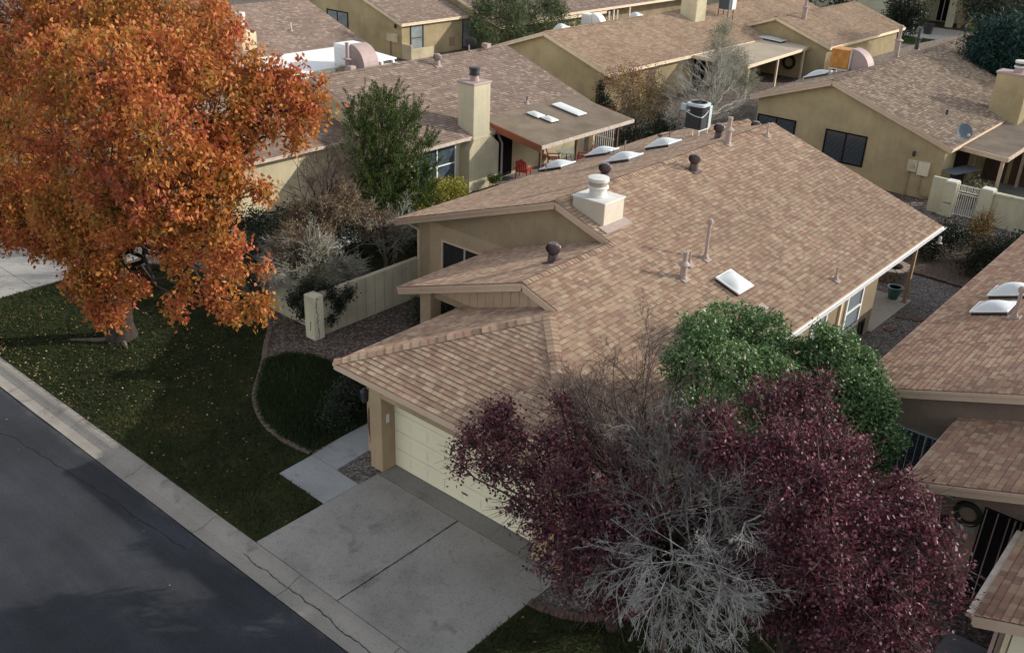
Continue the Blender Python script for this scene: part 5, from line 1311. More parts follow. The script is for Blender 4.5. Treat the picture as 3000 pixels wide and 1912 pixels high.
def bare_tree(name, label, cat, base, top, blobs, mat, trunk_r=.15, fans=9, depth=3, seg=.22, droop=0., spread=.6, r_twig=.010, curl=.25, group=None, limb_mat=None, limb_r=.3, droops=None, more=()):
    t = empty(name, base, label, cat, group); b, tp = Vector(base), Vector(top); m = MB()
    m.tube([b+Vector((0,0,-.1)), b.lerp(tp, .3), b.lerp(tp, .7)+Vector((.04,.03,0)), tp], [trunk_r*1.4, trunk_r, trunk_r*.85, trunk_r*.65], 10)
    A, Bq, ra, rb = [], [], [], []
    def grow(p, d, L, r, dep, dr):
        n = max(2, int(L/seg)); 
        for i in range(n):
            d = (d+Vector([random.gauss(0, curl) for _ in range(3)])+Vector((0,0,-dr))).normalized()
            q = p+d*L/n; r2 = r*(1-.5/n); A.append(p[:]); Bq.append(q[:]); ra.append(r); rb.append(r2); p, r = q, r2
            if dep > 0 and random.random() < .75:
                s = (d+Vector([random.gauss(0, spread) for _ in range(3)])).normalized()
                grow(p, s, L*random.uniform(.4, .75), r*.62, dep-1, dr)
    for bi, (x, y, z, rr) in enumerate(blobs):
        s = b.lerp(tp, random.uniform(.5, 1.)); c = Vector((x, y, z)); dr = droops[bi] if droops else droop
        o = (c-s).normalized(); st = s.lerp(c, .8)
        limb(m, s, st, trunk_r*limb_r*random.uniform(.7, 1.1), r_twig*1.3, .08+dr*.6, 6, .12)
        for k in range(fans):
            d = (o+Vector([random.gauss(0, .55) for _ in range(3)])).normalized()
            grow(st+Vector([random.gauss(0, rr*.25) for _ in range(3)]), d, rr*random.uniform(.9, 1.7), r_twig, depth, dr)
    m.build('trunk', limb_mat or mat, t, smooth=True)
    V, Q = sticks(np.array(A), np.array(Bq), np.array(ra), np.array(rb))
    raw_mesh('branches', V, Q, mat, t)
    return t
def fan_tree(name, label, cat, base, top, groups, trunk_r=.13, limb_mat='bark', mains=4, reach=2.3, r0=.020, depth=3, side=7, group=None, ang=.62):
    """leafless tree: limbs to the given spread, each forking into tapering side shoots and twigs"""
    t = empty(name, base, label, cat, group); b, tp = Vector(base), Vector(top); m = MB()
    m.tube([b+Vector((0,0,-.1)), b.lerp(tp, .3), b.lerp(tp, .7)+Vector((.04,.03,0)), tp], [trunk_r*1.4, trunk_r, trunk_r*.85, trunk_r*.65], 10)
    for blobs, mat, dr in groups:
        A, Bq, ra, rb = [], [], [], []
        def shoot(p, d, L, r, dep):
            n = 7 if dep == depth else (5 if dep else 3); turn = Vector([random.gauss(0, .09) for _ in range(3)]); k = side if dep == depth else max(2, side-2) if dep > 1 else 3
            spots = [random.uniform(.15, .95) for _ in range(k)] if dep else []
            for i in range(n):
                f0, f1 = i/n, (i+1)/n
                d = (d+turn+Vector([random.gauss(0, .07) for _ in range(3)])+Vector((0,0,-dr))).normalized(); q = p+d*L/n
                A.append(p[:]); Bq.append(q[:]); ra.append(max(.0026, r*(1-f0*.82))); rb.append(max(.0022, r*(1-f1*.82)))
                for s in spots:
                    if f0 <= s < f1:
                        o = d.orthogonal().normalized(); o.rotate(Matrix.Rotation(random.uniform(0, 6.283), 3, d)); a = random.gauss(ang, .14)
                        shoot(p.lerp(q, (s-f0)*n), (d*math.cos(a)+o*math.sin(a)).normalized(), L*random.uniform(.32, .58)*(1.15-s*.55), max(.003, r*(1-s*.75)*.55), dep-1)
                p = q
        for x, y, z, rr in blobs:
            c = Vector((x, y, z)); s = b.lerp(tp, random.uniform(.55, 1.)); o = (c-s); st = s+o*.62
            limb(m, s, st, trunk_r*random.uniform(.24, .36), r0*1.1, .06+max(0, dr)*.9, 7, .10)
            for k in range(mains):
                dd = (o.normalized()+Vector([random.gauss(0, .38) for _ in range(3)])).normalized()
                shoot(st+Vector([random.gauss(0, .02) for _ in range(3)]), dd, max(.55, rr*reach*random.uniform(.8, 1.25)), r0*random.uniform(.7, 1.15), depth)
        V, Q = sticks(np.array(A), np.array(Bq), np.array(ra), np.array(rb))
        raw_mesh('branches', V, Q, mat, t)
    m.build('trunk', limb_mat, t, smooth=True)
    return t
def sprays(blobs, n, per, ln, rad, shell=.3, tilt=.35):
    """points in pointed upright tufts, as on a juniper"""
    B = np.array(blobs); w_ = B[:,3]**2; w_ /= w_.sum(); nc = n//per
    i = rng.choice(len(B), nc, p=w_); d = unit(rng.normal(0, 1, (nc, 3))); c = B[i,:3]+d*B[i,3:4]*rng.uniform(0, 1, (nc, 1))**shell
    ax = unit(np.array([0, 0, 1.])+d*tilt+rng.normal(0, .15, (nc, 3))); L_ = ln*rng.uniform(.6, 1.3, (nc, 1))
    t_ = rng.uniform(0, 1, (nc, per, 1)); off = rng.normal(0, 1, (nc, per, 3))*rad*(1-t_*.85)
    return (c[:,None,:]+ax[:,None,:]*L_[:,None,:]*t_+off).reshape(-1, 3)
ORANGE = [(-32.28, 14.0, 8.76, 1.52), (-28.22, 12.0, 8.14, 1.33), (-26.66, 11.0, 6.68, 1.37), (-27.58, 11.0, 4.91, 1.21), (-28.25, 11.0, 3.81, 0.68), (-31.62, 15.0, 8.75, 1.64), (-23.42, 11.0, 9.01, 1.22), (-23.0, 10.5, 7.34, 1.21), (-23.78, 10.5, 5.57, 1.07), (-25.89, 11.0, 4.03, 0.64), (-29.31, 15.5, 8.99, 1.67), (-20.99, 11.0, 9.23, 1.29), (-20.63, 10.5, 7.82, 1.11), (-21.05, 10.5, 6.34, 1.06), (-26.35, 15.5, 9.36, 1.32), (-21.54, 12.5, 8.95, 1.36), (-19.27, 11.0, 8.17, 1.06), (-19.71, 11.0, 6.8, 1.01), (-23.45, 15.0, 9.85, 0.9), (-21.76, 14.0, 9.15, 1.12), (-20.13, 13.0, 8.3, 1.14), (-19.35, 12.0, 7.41, 0.84), (-19.36, 12.0, 6.58, 0.68), (-19.37, 12.5, 6.8, 0.47), (-20.51, 14.5, 8.77, 0.82), (-19.49, 14.0, 8.18, 0.97), (-19.53, 15.0, 8.69, 0.67), (-18.67, 14.5, 8.25, 0.65), (-19.27, 14.5, 7.54, 0.36), (-19.56, 13.0, 7.5, 0.61), (-18.72, 13.0, 6.72, 0.38), (-22.08, 15.0, 9.76, 0.38), (-21.83, 15.0, 7.86, 0.58), (-23.76, 11.0, 4.22, 0.65), (-24.1, 11.0, 3.13, 0.66), (-23.53, 11.0, 2.6, 0.45), (-23.04, 11.0, 2.46, 0.35), (-22.3, 11.0, 5.1, 0.56), (-22.97, 11.5, 3.08, 0.45), (-22.31, 11.5, 3.34, 0.24), (-23.97, 11.5, 3.63, 0.51), (-22.39, 12.0, 5.1, 0.77), (-20.94, 12.0, 5.21, 0.64), (-20.26, 11.5, 4.63, 0.45), (-20.16, 11.5, 4.02, 0.4), (-20.51, 11.5, 3.43, 0.37), (-21.37, 12.0, 4.63, 0.56), (-19.6, 12.0, 5.22, 0.61), (-18.6, 12.0, 5.33, 0.59), (-19.16, 12.0, 4.45, 0.65), (-18.67, 12.0, 3.97, 0.56), (-17.96, 12.0, 4.11, 0.46), (-17.82, 12.2, 5.24, 0.25), (-19.58, 12.0, 3.67, 0.36), (-19.03, 12.0, 3.48, 0.26), (-20.19, 12.0, 5.94, 0.62), (-19.04, 12.0, 5.98, 0.42)]
PURPLE = [(-5.63, 15.2, 5.41, 0.52), (-5.95, 14.5, 5.36, 0.64), (-5.08, 14.8, 5.24, 0.57), (-5.12, 13.5, 5.33, 0.66), (-4.34, 14.3, 5.1, 0.62), (-4.16, 13.2, 5.13, 0.7), (-3.64, 14.2, 4.8, 0.49), (-3.31, 13.0, 4.94, 0.69), (-2.88, 13.8, 5.05, 0.53), (-2.56, 13.0, 4.89, 0.69), (-2.31, 13.6, 4.94, 0.35), (-2.04, 13.2, 4.55, 0.41), (-1.87, 13.2, 4.25, 0.26), (-2.52, 12.4, 4.51, 0.67), (-2.14, 12.6, 4.09, 0.46), (-2.52, 12.0, 4.06, 0.62), (-2.09, 12.2, 3.8, 0.4), (-3.59, 12.2, 5.05, 0.66), (-3.18, 11.8, 4.63, 0.71), (-3.51, 12.0, 3.63, 0.75), (-4.59, 12.6, 4.83, 0.58), (-4.07, 12.0, 4.52, 0.62), (-5.45, 13.0, 5.08, 0.59), (-6.18, 13.3, 5.43, 0.36), (-6.52, 13.2, 5.4, 0.36), (-5.8, 13.0, 5.33, 0.41), (-4.47, 12.5, 2.31, 0.75), (-2.92, 11.6, 3.75, 0.62), (-3.29, 14.3, 5.12, 0.3), (-3.01, 13.3, 5.0, 0.46), (-5.28, 15.3, 5.79, 0.26), (-5.87, 12.6, 5.08, 0.35)]
PLUM2 = [(-10.58, 12.3, 3.91, 0.37), (-11.03, 12.2, 3.28, 0.42), (-11.21, 12.1, 2.75, 0.28), (-10.12, 12.4, 3.67, 0.47), (-10.28, 12.1, 3.1, 0.41), (-9.35, 12.5, 3.89, 0.4), (-8.63, 12.4, 4.04, 0.39), (-9.41, 12.2, 3.23, 0.47), (-8.52, 12.0, 3.53, 0.51), (-9.47, 12.0, 2.66, 0.34), (-8.72, 11.8, 2.76, 0.46), (-7.87, 11.9, 3.23, 0.51), (-7.91, 11.6, 2.6, 0.51), (-7.26, 11.7, 3.06, 0.44), (-9.31, 12.8, 4.69, 0.23), (-8.82, 12.6, 4.47, 0.26), (-10.41, 12.4, 4.26, 0.24), (-7.45, 12.1, 3.64, 0.38), (-8.66, 11.8, 1.9, 0.34), (-6.91, 12.0, 3.38, 0.37)]
GREEN = [(-9.6, 20.3, 3.33, 0.88), (-10.26, 20.2, 2.78, 0.72), (-8.95, 20.5, 3.34, 0.79), (-9.34, 20.0, 2.71, 0.97), (-8.38, 20.8, 2.96, 0.62), (-10.13, 20.0, 2.01, 0.63), (-10.7, 20.0, 2.4, 0.36), (-7.46, 21.0, 3.83, 0.35), (-7.29, 21.0, 3.38, 0.53), (-6.75, 20.8, 3.29, 0.61), (-7.37, 20.4, 2.93, 0.69), (-6.21, 20.4, 3.11, 0.6), (-6.56, 20.0, 2.76, 0.76), (-5.73, 20.0, 2.74, 0.55), (-5.39, 19.8, 2.25, 0.42), (-5.98, 19.8, 2.36, 0.68), (-7.97, 20.3, 2.54, 0.7), (-8.73, 20.0, 2.46, 0.79), (-7.01, 19.8, 2.47, 0.68), (-6.38, 21.0, 3.54, 0.26)]
JUNI = [(-27.0, 24.66, 5.1, 0.8), (-27.0, 24.11, 4.27, 1.07), (-27.0, 25.53, 4.42, 0.82), (-27.0, 26.07, 3.37, 0.83), (-27.0, 23.44, 4.65, 0.66), (-26.8, 24.6, 3.29, 1.21), (-27.0, 23.39, 3.35, 0.93), (-26.6, 25.86, 2.52, 0.69), (-26.6, 23.85, 2.27, 1.2), (-26.4, 25.1, 1.89, 0.96), (-26.3, 24.26, 1.42, 0.94), (-26.4, 25.85, 1.87, 0.55), (-27.0, 22.98, 5.36, 0.32), (-27.0, 24.93, 5.57, 0.38), (-27.0, 24.41, 5.52, 0.33)]
BROWN = [(-25.0, 20.04, 2.77, 0.72), (-25.0, 20.81, 2.83, 0.73), (-25.5, 19.55, 2.64, 0.73), (-25.0, 21.89, 1.93, 0.88), (-24.6, 22.34, 1.66, 0.76), (-25.0, 18.54, 2.16, 0.71), (-24.8, 19.38, 1.99, 0.84), (-25.0, 18.07, 1.56, 0.71), (-24.5, 18.66, 1.41, 0.71), (-24.3, 19.37, 1.26, 0.6), (-24.6, 17.99, 0.95, 0.59), (-24.2, 18.37, 0.71, 0.59), (-26.0, 21.51, 2.94, 0.63), (-27.0, 21.76, 3.68, 0.77), (-27.0, 20.82, 3.62, 0.76), (-26.5, 20.06, 2.89, 0.75)]
PINE = [(-44.0, 51.21, 4.45, 2.18), (-44.0, 54.16, 3.74, 2.26), (-44.0, 49.13, 4.84, 1.42), (-44.0, 55.78, 2.66, 1.53), (-43.5, 51.43, 2.7, 1.94), (-43.5, 48.63, 3.43, 1.17), (-43.5, 54.5, 1.2, 1.51), (-43.5, 52.63, 0.95, 1.24), (-44.0, 48.5, 3.81, 0.94), (-44.0, 57.38, 2.5, 1.3), (-43.5, 57.35, 0.38, 1.04), (-44.5, 56.24, 4.67, 1.54), (-44.0, 51.12, 6.2, 1.93), (-44.5, 58.31, 3.79, 1.05)]
AUT = [(-29.5, 44.93, 2.73, 1.17), (-29.5, 46.99, 2.63, 1.21), (-29.0, 45.03, 1.67, 1.37), (-28.8, 46.84, 1.43, 1.2), (-29.5, 43.51, 3.48, 0.76), (-29.0, 48.13, 1.98, 0.82), (-29.8, 45.6, 3.34, 0.79)]
GRAYB = [(-27.0, 49.27, 3.69, 1.42), (-27.5, 51.84, 4.66, 1.06), (-26.5, 46.62, 3.55, 1.36), (-26.5, 50.19, 2.69, 1.44), (-26.0, 52.41, 1.67, 1.28), (-26.0, 44.95, 2.59, 1.32), (-25.7, 47.42, 2.09, 1.37), (-25.5, 50.01, 1.14, 1.23), (-25.5, 52.53, 0.93, 1.06), (-27.0, 52.97, 3.23, 1.29), (-27.6, 51.46, 5.26, 0.84)]
SPR = [(-16.02, 62.0, 5.37, 1.38), (-14.93, 62.0, 4.75, 1.6), (-16.26, 62.0, 4.75, 1.15), (-15.43, 62.0, 6.02, 0.92), (-14.35, 62.0, 5.41, 1.37), (-14.02, 62.0, 4.11, 1.37), (-15.1, 62.0, 3.94, 1.15), (-16.35, 62.0, 5.13, 0.81)]
DKT = [(-20.09, 80.0, 5.38, 1.77), (-18.46, 78.0, 4.79, 1.72), (-21.09, 80.0, 4.54, 1.48), (-22.77, 82.0, 4.92, 1.22), (-19.02, 78.0, 4.25, 1.44)]
FTR = [(-30.18, 86.0, 2.63, 1.14), (-28.98, 86.0, 2.5, 1.14), (-29.56, 86.0, 3.82, 1.14), (-28.32, 86.0, 3.41, 0.97), (-30.7, 86.0, 2.29, 0.82), (-30.54, 87.0, 3.91, 0.99)]
BARE_UP = [(-8.49, 13.8, 5.94, 0.58), (-9.48, 13.6, 5.36, 0.53), (-10.14, 13.4, 4.88, 0.48), (-7.79, 13.6, 5.63, 0.57), (-8.45, 13.2, 5.1, 0.58), (-9.29, 13.0, 4.54, 0.46), (-6.96, 13.0, 5.45, 0.48), (-7.49, 12.6, 4.9, 0.55), (-6.34, 12.4, 5.1, 0.53), (-6.6, 12.2, 4.38, 0.48), (-5.54, 12.2, 4.83, 0.46), (-4.87, 12.2, 4.9, 0.4), (-5.78, 11.9, 4.18, 0.47)]
BARE_DN = [(-6.09, 11.6, 3.41, 0.42), (-5.33, 11.5, 4.04, 0.46), (-4.69, 11.3, 4.19, 0.39), (-4.15, 11.2, 4.04, 0.33), (-4.92, 11.3, 3.29, 0.46), (-5.93, 11.4, 2.59, 0.43), (-5.45, 11.3, 2.44, 0.36), (-7.58, 11.6, 2.47, 0.38), (-6.92, 11.5, 2.61, 0.31)]
GREEN2 = [(-10.07, 19.6, 1.79, 0.63), (-9.33, 19.2, 1.76, 0.7), (-8.82, 19.4, 2.08, 0.78), (-9.84, 19.0, 1.33, 0.53), (-8.76, 19.0, 1.3, 0.7), (-10.64, 19.9, 2.05, 0.36), (-7.48, 20.9, 3.25, 0.44), (-5.87, 20.4, 3.06, 0.42), (-5.12, 19.8, 2.46, 0.33), (-8.09, 20.9, 3.12, 0.44)]
OR2 = [(-26.79, 11.0, 4.3, 0.98), (-28.98, 11.0, 4.15, 1.16), (-24.83, 11.0, 4.32, 0.61), (-26.69, 11.0, 3.5, 0.44), (-28.9, 11.0, 3.31, 0.58), (-23.92, 11.0, 4.85, 0.59)]
JU2 = [(-26.4, 26.05, 2.67, 0.55), (-27.0, 22.59, 4.16, 0.52), (-26.3, 26.23, 1.23, 0.42), (-27.0, 23.48, 5.54, 0.39), (-26.8, 26.54, 3.46, 0.42), (-27.0, 26.18, 4.72, 0.34)]
FAN = [(-10.48, 13.4, 4.67, 0.41), (-9.99, 13.6, 5.4, 0.4), (-9.25, 13.7, 5.63, 0.4), (-8.52, 13.8, 6.22, 0.45), (-7.75, 13.6, 5.93, 0.44), (-9.23, 13.3, 4.97, 0.4), (-8.46, 13.3, 5.28, 0.38), (-9.7, 13.1, 4.41, 0.34), (-7.65, 13.0, 5.3, 0.37), (-7.05, 13.1, 5.71, 0.36), (-6.31, 12.8, 5.54, 0.35), (-8.34, 12.8, 4.58, 0.38), (-6.86, 12.6, 5.04, 0.36), (-5.65, 12.4, 5.28, 0.35), (-7.22, 12.3, 4.38, 0.37), (-6.05, 12.1, 4.77, 0.35), (-5.04, 12.2, 5.21, 0.34), (-4.52, 12.1, 5.2, 0.28), (-6.5, 11.9, 4.09, 0.36), (-5.34, 11.8, 4.61, 0.34)]
DRP = [(-6.37, 11.6, 3.46, 0.36), (-5.82, 11.6, 3.91, 0.35), (-5.23, 11.5, 4.17, 0.34), (-4.7, 11.4, 4.26, 0.34), (-4.27, 11.3, 4.1, 0.33), (-3.95, 11.2, 3.83, 0.28), (-6.45, 11.5, 2.89, 0.31), (-5.77, 11.4, 2.92, 0.36), (-5.16, 11.3, 3.21, 0.35), (-4.64, 11.3, 3.47, 0.34), (-6.12, 11.4, 2.4, 0.25), (-5.38, 11.3, 2.48, 0.3), (-4.83, 11.3, 2.7, 0.24), (-7.29, 11.6, 2.57, 0.32), (-7.89, 11.7, 2.4, 0.26), (-4.1, 12.0, 5.65, 0.27)]
GREEN3 = [(-8.6, 16.74, 3.57, 0.54), (-8.4, 17.28, 2.98, 0.63), (-8.2, 18.04, 2.92, 0.73), (-8.4, 16.21, 3.19, 0.45), (-8.0, 17.35, 2.41, 0.64), (-8.9, 16.76, 4.13, 0.46), (-8.7, 17.22, 4.11, 0.62), (-8.5, 18.25, 3.53, 0.73), (-8.1, 19.1, 3.16, 0.75), (-9.0, 17.63, 4.54, 0.55), (-7.8, 19.66, 2.87, 0.68)]
BROWN2 = [(-26.2, 20.78, 4.66, 0.49), (-26.6, 21.69, 5.4, 0.5), (-26.0, 21.59, 4.43, 0.5), (-26.0, 20.05, 4.12, 0.49), (-26.0, 19.44, 3.76, 0.48), (-25.6, 20.6, 3.73, 0.49), (-26.2, 21.88, 3.58, 0.51), (-25.6, 19.98, 3.38, 0.49), (-26.4, 21.72, 4.82, 0.5)]

ORANGE = [(x, y, z, r*(1.0 if z < 4.3 and x < -22 else .80 if z < 5.6 else .92)) for x, y, z, r in ORANGE]
PURPLE = [(x-(.12 if x > -4.2 else 0), y, z-(.12 if x > -4.2 else 0), r*.74) for x, y, z, r in PURPLE if not (x < -3.3 and z < 3.8)]
GREEN = [(x, y, z, r*1.05) for x, y, z, r in [q for q in GREEN if q[0] > -9.65]+[q for q in GREEN2 if q[0] > -8.2]+GREEN3]
JUNI = JUNI+JU2
BROWN = list(BROWN)
# the big autumn pear on the left lawn
back = [(-29.5,17.5,7.8,1.5),(-31.5,17.0,7.2,1.6),(-27.5,16.8,8.0,1.4),(-33,15,7.0,1.6),(-33.5,13.5,5.6,1.4),(-32,11.5,4.8,1.2),(-30,12.5,4.4,1.1),(-28,14,4.6,1.0),(-30,14.5,9.6,1.5),(-27,14,9.6,1.3),(-25.6,12.0,3.7,.75),(-26.4,11.6,3.5,.65),(-25.0,12.6,4.3,.8),(-27.2,12.2,3.9,.8)]
tree('autumn_tree', 'large orange autumn tree with drooping lobes on the left front lawn', 'tree', (-26.45,12.8,0), (-26.0,12.9,4.2), ORANGE+OR2+back, 'leaf_orange', 105000, .142, .082, 1.05, 'bark_dark', .35, .115, 28, .33, .9)
rt = MB(); rt.tube([(-26.4,12.6,.02),(-26.7,12.1,.05),(-27.3,11.6,.03)], [.10,.09,.05], 7); rt.tube([(-26.2,12.7,.04),(-25.6,12.5,.02)], [.12,.05], 7)
ro = rt.build('root', 'bark', bpy.data.objects['autumn_tree'], smooth=True)
# purple plums and the bare tree at the lower right
tree('plum_tree', 'large dark purple plum tree at the lower right', 'tree', (-4.4,12.9,0), (-4.1,13.0,2.6), PURPLE+[(-4.2,13.2,3.6,.9),(-3.2,13.0,3.3,.8),(-5.0,13.6,3.9,.8),(-4.6,12.6,3.2,.8),(-3.2,12.1,3.0,.6),(-2.8,12.2,2.8,.55),(-6.0,14.8,3.4,.8),(-5.9,16.3,3.5,.75),(-6.6,15.8,2.9,.7),(-6.8,14.2,2.4,.7),(-5.2,15.6,4.0,.8),(-7.2,13.9,1.7,.5),(-5.6,13.8,2.6,.8),(-4.6,15.2,3.4,.8)], 'leaf_purple', 52000, .080, .048, .25, 'bark_dark', .17, .10, 22, .42, .9, extra_twigs=2000, twig_mat='twig_brown')  # rear clumps added behind the crown, hidden from view, to shade the driveway
PLUM2 = PLUM2+[(-8.1,12.6,2.2,.55),(-7.4,12.5,2.4,.6),(-8.6,12.9,3.0,.5),(-7.7,12.9,3.9,.45),(-7.0,12.6,3.8,.5),(-8.2,12.2,1.5,.45),(-7.4,12.2,1.5,.5),(-6.9,12.6,2.0,.5),(-8.9,13.0,1.3,.4),(-7.6,13.0,1.0,.5),(-6.6,13.3,4.6,.5),(-6.1,13.1,4.9,.4),(-7.9,13.2,4.6,.3),(-8.6,14.5,3.2,.5),(-8.4,15.3,3.2,.5),(-8.8,13.8,3.2,.4)]
tree('plum_tree', 'smaller purple plum tree hanging over the garage door', 'tree', (-7.7,12.9,0), (-8.0,12.6,1.6), PLUM2, 'leaf_purple', 21000, .092, .056, .4, 'bark_dark', .10, .12, 13, .5, .9, extra_twigs=1500, twig_mat='twig_brown')
fan_tree('bare_tree', 'wide leafless tree with pale drooping twigs between the purple plum trees', 'tree', (-6.5,12.7,0), (-6.7,12.8,2.9), [(FAN[:7]+FAN[11:12]+[(-9.6,13.3,5.0,.4),(-9.0,13.5,5.5,.4),(-10.0,13.4,5.0,.4),(-8.8,13.0,4.6,.4)], 'twig_brown', -.015), (FAN[7:11]+FAN[12:], 'twig_pale', .015), (DRP, 'twig_white', .06)], .14, 'bark_dark', 5, 3.6, .021, 3, 6, None, .52)
tree('photinia_tree', 'glossy green domed evergreen between the two shingled roofs', 'tree', (-8.2,20.2,0), (-8.1,20.3,1.6), GREEN+[(-8.5,20.4,2.2,.8),(-7.3,20.2,1.9,.8),(-6.6,20.0,1.4,.7),(-9.4,20.1,1.5,.7),(-5.9,19.9,1.5,.55),(-5.35,19.7,1.7,.45),(-5.6,20.3,2.9,.4),(-7.1,21.2,3.6,.45)], 'leaf_green', 84000, .105, .055, -.1, 'bark_dark', .14, .065, 14, .22, .15)
# side yard trees behind the courtyard wall
jt = tree('juniper_tree', 'dark green upright juniper beside the tall chimney house', 'tree', (-27.1,24.3,0), (-27.0,24.3,3.0), [(x, y, z, r*.6) for x, y, z, r in JUNI], 'leaf_juniper', 4000, .10, .022, -1.2, 'bark', .16, .18, 14, .5, .3)
P = sprays([(x, y, z, r*(.80 if x > -26.7 else .70)) for x, y, z, r in JUNI], 78000, 100, .70, .055, .55, .8)
V = leaf_quads(P, .105, .020, -2.0); raw_mesh('sprays', V, np.arange(len(V)).reshape(-1, 4), 'leaf_juniper', jt)
fan_tree('bare_tree', 'tall brown leafless tree behind the courtyard wall', 'tree', (-25.9,20.5,0), (-26.0,20.7,1.8), [(BROWN2+[(-25.0,19.8,3.0,.5),(-25.2,21.6,3.0,.5),(-24.8,21.0,2.5,.5)], 'twig_brown', -.01)], .12, 'bark_dark', 4, 2.6, .024, 3, 6)
tree('withered_tree', 'half dead small tree with tan leaf tufts by the wall pillar', 'tree', (-24.2,18.7,0), (-24.3,18.9,1.0), [(x, y, z, r*.8) for x, y, z, r in BROWN[5:12]+[BROWN[0],BROWN[3],BROWN[2],BROWN[1],BROWN[4],BROWN[12]]+[(-25.6,17.9,1.0,.6),(-26.0,18.8,1.6,.6),(-24.9,17.6,.9,.5),(-26.3,19.6,2.2,.6)]], 'leaf_dry', 26000, .085, .055, .2, 'bark', .09, .085, 22, .5, .8, extra_twigs=1500, twig_mat='twig_tan')
fan_tree('bare_shrub', 'pale silvery leafless shrub spreading over the wall pillar', 'shrub', (-23.9,18.2,0), (-23.9,18.3,.9), [([(-23.3,18.0,1.6,.5),(-24.4,17.6,1.5,.5),(-23.8,17.4,1.3,.45),(-23.0,18.8,1.8,.5),(-24.8,18.2,2.0,.5),(-23.2,17.2,1.1,.4),(-24.2,18.8,2.3,.5)], 'twig_grey', .03)], .07, 'twig_tan', 4, 2.2, .016, 3, 6)
fan_tree('bare_shrub', 'pale grey leafless shrub touching the middle house left eave', 'shrub', (-24.3,22.0,0), (-24.3,22.0,.8), [([(-24.2,22.6,1.9,.5),(-23.9,22.9,2.3,.5),(-24.6,22.2,2.2,.5),(-23.8,22.2,1.5,.5),(-24.5,21.6,1.7,.5),(-24.0,21.6,1.3,.5),(-23.5,22.6,1.9,.4)], 'twig_grey', .02)], .07, 'twig_tan', 4, 2.3, .016, 3, 6)
tree('shrub', 'grey green leafy shrub leaning over the courtyard wall', 'shrub', (-23.9,18.0,0), (-23.9,18.0,.7), [(-23.5,17.8,1.35,.5),(-24.5,17.6,1.25,.5),(-25.3,17.8,1.2,.5),(-23.0,18.3,1.55,.45),(-22.9,19.2,1.5,.45),(-24.0,18.8,1.9,.5),(-24.9,18.5,1.7,.5),(-23.0,17.4,1.2,.35),(-25.8,18.4,1.6,.45)], 'leaf_sage', 9000, .085, .035, .1, 'twig_tan', .05, .10, 12, .5, .8, extra_twigs=2200, twig_mat='twig_grey')
tree('ivy', 'dark ivy trailing over the courtyard wall pillar', 'climbing plant', (-22.6,17.2,0), (-22.6,17.3,1.2), [(-22.6,17.3,1.45,.36),(-22.2,17.7,1.35,.30),(-22.05,17.9,.9,.22),(-22.1,17.6,.5,.18),(-22.9,17.2,1.2,.30),(-23.3,17.2,.9,.26),(-22.0,18.3,1.2,.2),(-22.7,17.0,.7,.22)], 'leaf_dark', 4200, .08, .06, .5, 'bark_dark', .04, .09, 10, .5, .5)
tree('shrub', 'yellow green shrub under the curtained window', 'shrub', (-28.3,29.0,0), (-28.3,29.0,.4), [(-28.4,28.1,.7,.5),(-28.3,28.8,.8,.55),(-28.2,29.5,.75,.5),(-28.3,30.1,.6,.42),(-28.1,27.7,.45,.4)], 'leaf_yellow', 6000, .10, .05, -.6, 'bark_dark', .04, .08, 12, .35, .3)
tree('shrub', 'small dark cactus-like shrub at the chimney foot', 'shrub', (-28.2,32.4,0), (-28.2,32.4,.2), [(-28.2,32.3,.5,.22),(-28.15,32.6,.55,.2)], 'leaf_juniper', 700, .16, .03, -1.8, 'bark_dark', .02, .05, 10, .5, .2)
tree('shrub', 'dark shrub in the deep shade behind the two bare trees', 'shrub', (-26.6,21.2,0), (-26.6,21.2,.6), [(-27.0,20.6,.9,.8),(-26.8,22.0,.8,.8),(-25.6,18.2,.7,.7),(-26.6,19.2,.9,.8),(-27.8,22.6,1.0,.8),(-25.9,23.5,.7,.7),(-25.0,24.6,.6,.6),(-28.4,20.2,1.0,.9),(-28.8,21.6,1.1,.9),(-27.6,19.0,.8,.8),(-26.4,18.2,.6,.7),(-25.4,21.2,.7,.7)], 'leaf_dark', 20000, .10, .06, .1, 'bark_dark', .06, .11, 12, .4, .3)  # undergrowth extended with clumps that stand in for the yard's dark shade
tree('shrub', 'added dark shrub standing in for shade below the cream wall', 'shrub', (-31.0,19.8,0), (-31.0,19.8,.6), [(-31.0,19.8,1.0,.7),(-30.2,20.6,.9,.65),(-31.6,18.8,.8,.7),(-29.4,21.4,.8,.6)], 'leaf_dark', 6500, .10, .06, .1, 'bark_dark', .06, .1, 12, .4, .3)  # dark leaf mass added where the wall foot only lies in shade
tree('shrub', 'dark shrub in the shaded corner beside the porch column', 'shrub', (-19.7,19.6,0), (-19.7,19.6,.5), [(-19.6,19.5,.8,.65),(-19.2,20.2,.95,.6),(-20.2,20.2,.7,.55)], 'leaf_dark', 4500, .08, .05, .1, 'bark_dark', .05, .1, 12, .4, .3)
tree('shrub', 'low rounded shrub hidden in the round bed by the garage corner', 'shrub', (-18.0,14.6,0), (-18.0,14.6,.2), [(-18.0,14.7,.35,.55),(-17.6,14.0,.3,.5),(-18.5,15.2,.3,.5)], 'leaf_dark', 4000, .07, .045, .1, 'bark_dark', .03, .09, 12, .5, .3)
